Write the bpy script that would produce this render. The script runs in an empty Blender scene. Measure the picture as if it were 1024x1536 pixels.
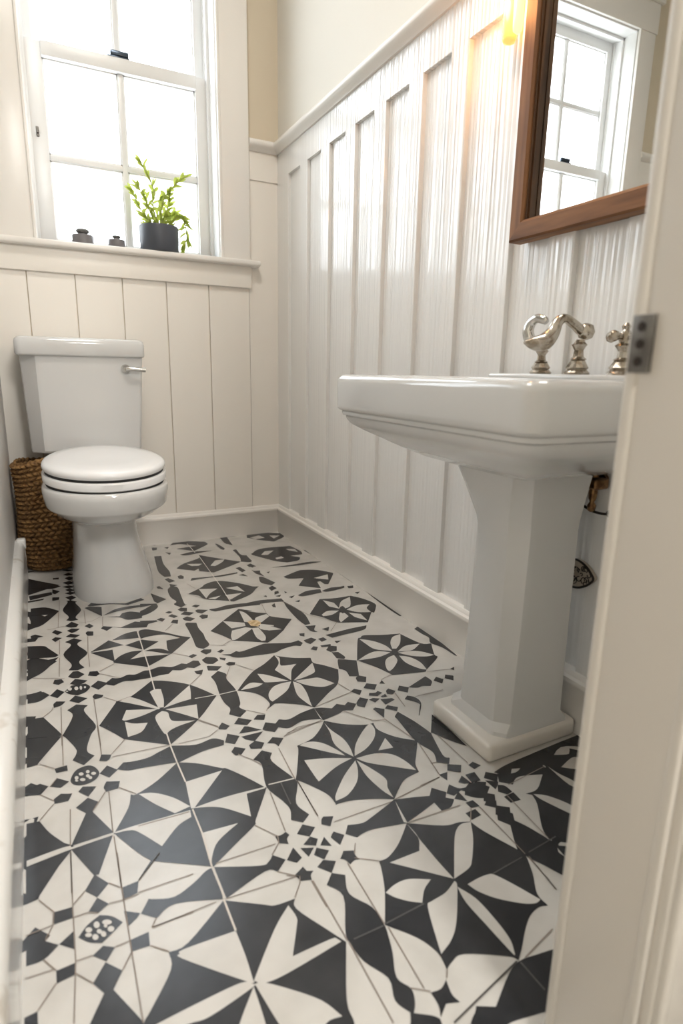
import bpy, bmesh, math, random
from math import sin, cos, pi
from mathutils import Vector, Matrix
random.seed(7)
S = bpy.context.scene
C = S.collection

# ------------------------------------------------------------------ camera
CAM = Vector((0, 0, 0.80)); YAW, PITCH, ROLL = 0.470691160, -0.232353804, -0.0194649204
fwd = Vector((sin(YAW)*cos(PITCH), cos(YAW)*cos(PITCH), sin(PITCH)))
rgt = Vector((cos(YAW), -sin(YAW), 0)); dwn = -rgt.cross(fwd)
r2 = cos(ROLL)*rgt + sin(ROLL)*dwn; d2 = -sin(ROLL)*rgt + cos(ROLL)*dwn
cam_data = bpy.data.cameras.new('camera'); cam = bpy.data.objects.new('camera', cam_data); C.objects.link(cam)
m = Matrix.Identity(4)
for i in range(3):
    m[i][0] = r2[i]; m[i][1] = -d2[i]; m[i][2] = -fwd[i]; m[i][3] = CAM[i]
cam.matrix_world = m
cam_data.sensor_fit = 'VERTICAL'; cam_data.sensor_height = 36; cam_data.lens = 896.142/1536*36
cam_data.clip_start = 0.02; cam_data.clip_end = 200
cam_data.dof.use_dof = True; cam_data.dof.focus_distance = 1.75; cam_data.dof.aperture_fstop = 3.6
S.camera = cam

# ------------------------------------------------------------------ light and exposure
S.view_settings.view_transform = 'Standard'; S.view_settings.look = 'None'
S.view_settings.gamma = 1; S.view_settings.use_curve_mapping = False
S.view_settings.exposure = 0.70
w = bpy.data.worlds.new('overcast_sky'); S.world = w; w.use_nodes = True
nt = w.node_tree; bg = nt.nodes['Background']
tc = nt.nodes.new('ShaderNodeTexCoord'); sx = nt.nodes.new('ShaderNodeSeparateXYZ'); rp = nt.nodes.new('ShaderNodeValToRGB')
nt.links.new(tc.outputs['Generated'], sx.inputs[0]); nt.links.new(sx.outputs['Z'], rp.inputs[0]); nt.links.new(rp.outputs[0], bg.inputs[0])
rp.color_ramp.elements[0].position = 0.0; rp.color_ramp.elements[0].color = (0.9, 0.93, 0.96, 1)
rp.color_ramp.elements[1].position = 0.5; rp.color_ramp.elements[1].color = (0.86, 0.93, 1.0, 1)
bg.inputs[1].default_value = 4.8
def area_lamp(name, loc, rot, sx_, sy_, power, col):
    ld = bpy.data.lights.new(name, 'AREA'); ld.shape = 'RECTANGLE'; ld.size = sx_; ld.size_y = sy_; ld.energy = power; ld.color = col
    o = bpy.data.objects.new(name, ld); C.objects.link(o); o.location = loc; o.rotation_euler = rot; return o
area_lamp('room_fill', (0.25, 1.35, 2.9), (0, 0, 0), 0.5, 0.5, 13, (1.0, 0.95, 0.88))  # added fill light high in the room, no fitting there
area_lamp('hall_fill', (0.46, -1.0, 2.20), (0.6, 0, 0), 0.35, 0.5, 25, (1.0, 0.97, 0.93))  # added fill from behind the camera, brightens the toilet front through the doorway

# ------------------------------------------------------------------ materials
def mat(name, col, rough=0.5, metal=0.0, noise=None, bump=None, coat=0.0, spec=0.5, build=None, sss=0):
    m_ = bpy.data.materials.new(name); m_.use_nodes = True; n = m_.node_tree; b = n.nodes['Principled BSDF']
    b.inputs['Base Color'].default_value = (*col, 1); b.inputs['Roughness'].default_value = rough
    b.inputs['Metallic'].default_value = metal; b.inputs['Coat Weight'].default_value = coat
    b.inputs['Specular IOR Level'].default_value = spec; b.inputs['Coat Roughness'].default_value = 0.08
    t = n.nodes.new('ShaderNodeTexCoord')
    def nz(scale, detail=3, vec=None):
        mp = n.nodes.new('ShaderNodeMapping'); mp.inputs['Scale'].default_value = scale if hasattr(scale, '__len__') else (scale,)*3
        n.links.new(t.outputs['Object'], mp.inputs[0])
        x = n.nodes.new('ShaderNodeTexNoise'); x.inputs['Scale'].default_value = 1; x.inputs['Detail'].default_value = detail
        n.links.new(mp.outputs[0], x.inputs['Vector']); return x
    if noise:
        sc, col2, lo, hi = noise
        x = nz(sc); r = n.nodes.new('ShaderNodeValToRGB'); r.color_ramp.elements[0].position = lo; r.color_ramp.elements[1].position = hi
        r.color_ramp.elements[0].color = (*col, 1); r.color_ramp.elements[1].color = (*col2, 1)
        n.links.new(x.outputs[0], r.inputs[0]); n.links.new(r.outputs[0], b.inputs['Base Color'])
    if bump:
        sc, st, dist = bump
        x = nz(sc); bp = n.nodes.new('ShaderNodeBump'); bp.inputs['Strength'].default_value = st; bp.inputs['Distance'].default_value = dist
        n.links.new(x.outputs[0], bp.inputs['Height']); n.links.new(bp.outputs[0], b.inputs['Normal'])
    if build: build(n, b, t, nz)
    return m_
def fluted(n, b, t, nz):            # brushed / combed gloss paint: fine vertical ripples
    x = nz((1, 58, 0.35), 2); y = nz((1, 150, 0.7), 1); ad = n.nodes.new('ShaderNodeMath'); ad.operation = 'MULTIPLY_ADD'
    n.links.new(y.outputs[0], ad.inputs[0]); ad.inputs[1].default_value = 0.30; n.links.new(x.outputs[0], ad.inputs[2])
    bp = n.nodes.new('ShaderNodeBump'); bp.inputs['Strength'].default_value = 1.0; bp.inputs['Distance'].default_value = 0.0042
    sp = n.nodes.new('ShaderNodeSeparateXYZ'); n.links.new(t.outputs['Object'], sp.inputs[0])
    w1 = nz((1, 9, 0.8), 2); m1 = n.nodes.new('ShaderNodeMath'); m1.operation = 'MULTIPLY'; m1.inputs[1].default_value = 14.0; n.links.new(w1.outputs[0], m1.inputs[0])
    m2 = n.nodes.new('ShaderNodeMath'); m2.operation = 'MULTIPLY_ADD'; m2.inputs[1].default_value = 380.0; n.links.new(sp.outputs['Y'], m2.inputs[0]); n.links.new(m1.outputs[0], m2.inputs[2])
    m3 = n.nodes.new('ShaderNodeMath'); m3.operation = 'SINE'; n.links.new(m2.outputs[0], m3.inputs[0])
    m4 = n.nodes.new('ShaderNodeMath'); m4.operation = 'MULTIPLY_ADD'; m4.inputs[1].default_value = 0.12; n.links.new(m3.outputs[0], m4.inputs[0]); n.links.new(ad.outputs[0], m4.inputs[2]); ad = m4
    my = n.nodes.new('ShaderNodeMapRange'); my.inputs[1].default_value = 2.55; my.inputs[2].default_value = 1.80; my.inputs[3].default_value = 0.10; n.links.new(sp.outputs['Y'], my.inputs[0])
    mz = n.nodes.new('ShaderNodeMapRange'); mz.inputs[1].default_value = 0.75; mz.inputs[2].default_value = 1.30; mz.inputs[3].default_value = 0.45; n.links.new(sp.outputs['Z'], mz.inputs[0])
    mu = n.nodes.new('ShaderNodeMath'); mu.operation = 'MULTIPLY'; n.links.new(my.outputs[0], mu.inputs[0]); n.links.new(mz.outputs[0], mu.inputs[1]); n.links.new(mu.outputs[0], bp.inputs['Strength'])
    n.links.new(ad.outputs[0], bp.inputs['Height']); n.links.new(bp.outputs[0], b.inputs['Normal']); n.links.new(bp.outputs[0], b.inputs['Coat Normal'])
M = {}
M['paint'] = mat('warm_white_paint', (0.87, 0.83, 0.765), 0.38, bump=((9, 9, 3), 0.10, 0.004))
M['paint_gloss'] = mat('gloss_white_paint', (0.82, 0.81, 0.79), 0.38, coat=1.0, spec=0.9, build=fluted)
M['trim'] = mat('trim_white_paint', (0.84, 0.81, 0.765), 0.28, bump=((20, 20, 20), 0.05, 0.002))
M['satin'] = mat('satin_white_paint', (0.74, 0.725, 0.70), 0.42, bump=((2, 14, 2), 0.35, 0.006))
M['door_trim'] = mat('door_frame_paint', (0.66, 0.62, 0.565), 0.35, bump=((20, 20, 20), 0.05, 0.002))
M['trim_left'] = mat('worn_white_trim', (0.80, 0.79, 0.76), 0.18, noise=(14, (0.62, 0.58, 0.52), 0.60, 0.72), bump=((25, 6, 25), 0.25, 0.003))
M['sash'] = mat('sash_white_paint', (0.80, 0.80, 0.79), 0.3)
M['beige'] = mat('beige_wall_paint', (0.66, 0.58, 0.45), 0.6, bump=(60, 0.08, 0.002))
M['cream_wall'] = mat('cream_wall_paint', (0.74, 0.71, 0.64), 0.6, bump=(60, 0.08, 0.002))
M['ceil'] = mat('ceiling_paint', (0.80, 0.78, 0.75), 0.7)
M['tile_c'] = mat('cream_cement_tile', (0.605, 0.585, 0.55), 0.27, noise=((13, 13, 13), (0.53, 0.51, 0.475), 0.40, 0.72), bump=(18, 0.06, 0.003))
M['tile_k_shadow'] = mat('charcoal_tile_and_shadow', (0.022, 0.023, 0.026), 0.25, noise=((11, 11, 11), (0.036, 0.037, 0.040), 0.40, 0.70), bump=(18, 0.06, 0.003))
M['grout'] = mat('taupe_grout', (0.24, 0.20, 0.17), 0.7)
M['grout_l'] = mat('pale_grout', (0.62, 0.58, 0.53), 0.6)
M['grout_m'] = mat('grey_joint', (0.075, 0.073, 0.07), 0.6)
M['grout_d'] = mat('dark_grout', (0.06, 0.055, 0.05), 0.7)
M['tan'] = mat('tan_flower_centre', (0.42, 0.28, 0.13), 0.6, noise=(90, (0.65, 0.5, 0.3), 0.4, 0.6))
M['porcelain'] = mat('white_porcelain', (0.655, 0.655, 0.645), 0.10, coat=0.4, bump=((5, 5, 5), 0.05, 0.006))
M['seat'] = mat('white_seat_plastic', (0.83, 0.83, 0.83), 0.16)
M['gap'] = mat('near_black_gap', (0.02, 0.02, 0.02), 0.8)
M['chrome'] = mat('chrome', (0.62, 0.61, 0.58), 0.14, 1.0)
M['nickel'] = mat('aged_nickel', (0.50, 0.46, 0.40), 0.24, 1.0, noise=(60, (0.30, 0.25, 0.19), 0.45, 0.65), bump=(140, 0.25, 0.002))
M['brass'] = mat('aged_brass', (0.27, 0.16, 0.075), 0.3, 1.0, noise=(70, (0.13, 0.07, 0.035), 0.42, 0.6))
M['iron'] = mat('blackened_iron', (0.035, 0.028, 0.024), 0.45, 0.6)
M['steel'] = mat('dull_dark_steel', (0.20, 0.19, 0.175), 0.4, 0.8, noise=(50, (0.12, 0.11, 0.10), 0.4, 0.7))
M['pot'] = mat('charcoal_glaze', (0.062, 0.068, 0.084), 0.45, bump=(30, 0.1, 0.002))
M['tin'] = mat('grey_stoneware', (0.16, 0.15, 0.155), 0.4)
M['stone'] = mat('grey_pebble', (0.16, 0.155, 0.145), 0.7, noise=(120, (0.08, 0.08, 0.075), 0.4, 0.6))
M['soil'] = mat('dark_soil', (0.05, 0.035, 0.025), 0.9, bump=(90, 0.8, 0.004))
M['plate_pale'] = mat('worn_plate_metal', (0.46, 0.40, 0.33), 0.5, 0.1)
def wood(n, b, t, nz, k=1.0, axis=(30, 3, 30)):
    x = nz(axis, 5); r = n.nodes.new('ShaderNodeValToRGB'); r.color_ramp.elements[0].position = 0.35; r.color_ramp.elements[1].position = 0.68
    r.color_ramp.elements[0].color = (0.12*k, 0.048*k, 0.018*k, 1); r.color_ramp.elements[1].color = (0.32*k, 0.15*k, 0.062*k, 1)
    n.links.new(x.outputs[0], r.inputs[0]); n.links.new(r.outputs[0], b.inputs['Base Color'])
M['wood_h'] = mat('walnut_frame_rail', (0.3, 0.15, 0.08), 0.5, spec=0.3, build=lambda *a: wood(*a))
M['wood_v'] = mat('walnut_frame_stile', (0.3, 0.15, 0.08), 0.5, spec=0.3, build=lambda *a: wood(*a, axis=(30, 30, 3)))
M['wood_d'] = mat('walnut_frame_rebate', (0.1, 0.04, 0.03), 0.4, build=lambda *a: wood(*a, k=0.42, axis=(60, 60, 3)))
M['mirror'] = mat('mirror_silver', (0.93, 0.94, 0.93), 0.0, 1.0)
def jute(n, b, t, nz):
    x = nz(70, 3); r = n.nodes.new('ShaderNodeValToRGB'); r.color_ramp.elements[0].position = 0.3; r.color_ramp.elements[1].position = 0.7
    r.color_ramp.elements[0].color = (0.085, 0.040, 0.012, 1); r.color_ramp.elements[1].color = (0.36, 0.20, 0.07, 1)
    n.links.new(x.outputs[0], r.inputs[0]); n.links.new(r.outputs[0], b.inputs['Base Color'])
M['jute'] = mat('braided_jute', (0.25, 0.14, 0.05), 0.85, build=jute, bump=None)
M['leaf'] = mat('yellow_green_leaf', (0.40, 0.50, 0.09), 0.45, noise=(40, (0.16, 0.26, 0.05), 0.42, 0.62))
M['leaf'].node_tree.nodes['Principled BSDF'].inputs['Transmission Weight'].default_value = 0.0
def leafy(m_):
    n = m_.node_tree; b = n.nodes['Principled BSDF']; o = n.nodes['Material Output']
    tr = n.nodes.new('ShaderNodeBsdfTranslucent'); mx = n.nodes.new('ShaderNodeMixShader'); mx.inputs[0].default_value = 0.5
    tr.inputs[0].default_value = (0.44, 0.47, 0.10, 1)
    n.links.new(b.outputs[0], mx.inputs[1]); n.links.new(tr.outputs[0], mx.inputs[2]); n.links.new(mx.outputs[0], o.inputs[0])
leafy(M['leaf'])
M['stem'] = mat('olive_stem', (0.30, 0.33, 0.10), 0.5)
M['hill'] = mat('hazy_woodland', (0.27, 0.275, 0.24), 0.95, noise=(0.9, (0.33, 0.335, 0.31), 0.4, 0.6))
def glass_mat():
    m_ = bpy.data.materials.new('window_glass'); m_.use_nodes = True; n = m_.node_tree; n.nodes.remove(n.nodes['Principled BSDF'])
    o = n.nodes['Material Output']; tr = n.nodes.new('ShaderNodeBsdfTransparent'); gl = n.nodes.new('ShaderNodeBsdfGlossy'); gl.inputs['Roughness'].default_value = 0.02
    tr.inputs[0].default_value = (0.97, 0.98, 0.98, 1)
    fr = n.nodes.new('ShaderNodeFresnel'); fr.inputs[0].default_value = 1.25; mx = n.nodes.new('ShaderNodeMixShader')
    n.links.new(fr.outputs[0], mx.inputs[0]); n.links.new(tr.outputs[0], mx.inputs[1]); n.links.new(gl.outputs[0], mx.inputs[2]); n.links.new(mx.outputs[0], o.inputs[0]); return m_
M['glass'] = glass_mat()
def emit(name, col, st):
    m_ = bpy.data.materials.new(name); m_.use_nodes = True; b = m_.node_tree.nodes['Principled BSDF']
    b.inputs['Base Color'].default_value = (*col, 1); b.inputs['Emission Color'].default_value = (*col, 1); b.inputs['Emission Strength'].default_value = st
    b.inputs['Roughness'].default_value = 0.15; return m_
M['amber'] = emit('glowing_amber_glass', (1.0, 0.46, 0.12), 0.75)
M['bulb'] = emit('glowing_filament', (1.0, 0.62, 0.16), 2.0)

# ------------------------------------------------------------------ mesh helpers
def box(bm, x0, x1, y0, y1, z0, z1, bev=0.0, mi=0):
    t = bmesh.new(); bmesh.ops.create_cube(t, size=1)
    for v in t.verts: v.co = Vector(((x0+x1)/2 + v.co.x*(x1-x0), (y0+y1)/2 + v.co.y*(y1-y0), (z0+z1)/2 + v.co.z*(z1-z0)))
    if bev: bmesh.ops.bevel(t, geom=t.edges[:], offset=bev, segments=3, profile=0.5, affect='EDGES')
    for f in t.faces: f.material_index = mi
    me = bpy.data.meshes.new('t'); t.to_mesh(me); t.free(); bm.from_mesh(me); bpy.data.meshes.remove(me)
def loft(bm, rings, cap=True, mi=0, closed=True):
    vs = [[bm.verts.new(p) for p in r] for r in rings]; n = len(vs[0])
    for a, b in zip(vs, vs[1:]):
        for i in range(n if closed else n-1):
            j = (i+1) % n; f = bm.faces.new((a[i], a[j], b[j], b[i])); f.smooth = True; f.material_index = mi
    if cap:
        f = bm.faces.new(list(reversed(vs[0]))); f.material_index = mi; f = bm.faces.new(vs[-1]); f.material_index = mi
    return vs
def lathe(bm, prof, c, n=32, axis='Z', mi=0, cap=True):
    rings = []
    for r, h in prof:
        ring = []
        for i in range(n):
            a = 2*pi*i/n
            p = (r*cos(a), r*sin(a), h) if axis == 'Z' else ((h, r*cos(a), r*sin(a)) if axis == 'X' else (r*sin(a), h, r*cos(a)))
            ring.append(Vector(c)+Vector(p))
        rings.append(ring)
    loft(bm, rings, cap, mi)
def catmull(pts, k=6):
    out = []; n = len(pts)
    for i in range(n-1):
        p0 = pts[max(i-1, 0)]; p1 = pts[i]; p2 = pts[i+1]; p3 = pts[min(i+2, n-1)]
        for j in range(k):
            t = j/k; out.append(0.5*((2*p1)+(p2-p0)*t+(2*p0-5*p1+4*p2-p3)*t*t+(3*p1-p0-3*p2+p3)*t**3))
    out.append(pts[-1]); return out
def tube(bm, pts, rad, n=14, mi=0, sm=6):
    pts = [Vector(p) for p in pts]; rr = rad if hasattr(rad, '__len__') else [rad]*len(pts)
    pr = catmull([Vector((*p, r)) for p, r in zip(pts, rr)], sm) if len(pts) > 2 else [Vector((*p, r)) for p, r in zip(pts, rr)]
    P = [Vector(q[:3]) for q in pr]; R = [q[3] for q in pr]; rings = []; up = None
    for i, p in enumerate(P):
        d = (P[min(i+1, len(P)-1)]-P[max(i-1, 0)]).normalized()
        if up is None: up = d.orthogonal().normalized()
        up = (up - d*up.dot(d)).normalized(); s = d.cross(up)
        rings.append([p + R[i]*(cos(2*pi*k/n)*up + sin(2*pi*k/n)*s) for k in range(n)])
    loft(bm, rings, True, mi)
def obj(name, bm, mats, parent=None, smooth=None):
    bmesh.ops.recalc_face_normals(bm, faces=bm.faces[:])
    me = bpy.data.meshes.new(name); bm.to_mesh(me); bm.free()
    for m_ in (mats if isinstance(mats, (list, tuple)) else [mats]): me.materials.append(m_)
    o = bpy.data.objects.new(name, me); C.objects.link(o)
    if smooth is not None:
        for p in me.polygons: p.use_smooth = True
        try: me.set_sharp_from_angle(angle=math.radians(smooth))
        except Exception: pass
    if parent:
        o.parent = parent; o.matrix_parent_inverse = Matrix.Translation(-parent.location)
    return o
def obj_raw(name, bm, mats):
    me = bpy.data.meshes.new(name); bm.to_mesh(me); bm.free()
    for m_ in mats: me.materials.append(m_)
    o = bpy.data.objects.new(name, me); C.objects.link(o); return o
def thing(name, label, cat, loc, group=None):
    o = bpy.data.objects.new(name, None); C.objects.link(o); o.location = loc; o.empty_display_size = 0.05
    o['label'] = label; o['category'] = cat
    if group: o['group'] = group
    bpy.context.view_layer.update(); return o
def struct(o): o['kind'] = 'structure'; return o
def B(): return bmesh.new()

# ------------------------------------------------------------------ dimensions
W, D = 1.054, 2.763            # right wall face, back wall face
XL = -0.115                    # half wall face on the left
XF = -2.30                     # far left wall beyond the half wall
YF0, YF1 = 0.285, 0.390        # thickness of the wall with the doorway
XJ = 0.489                     # right door reveal
HC = 3.02                      # ceiling

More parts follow.
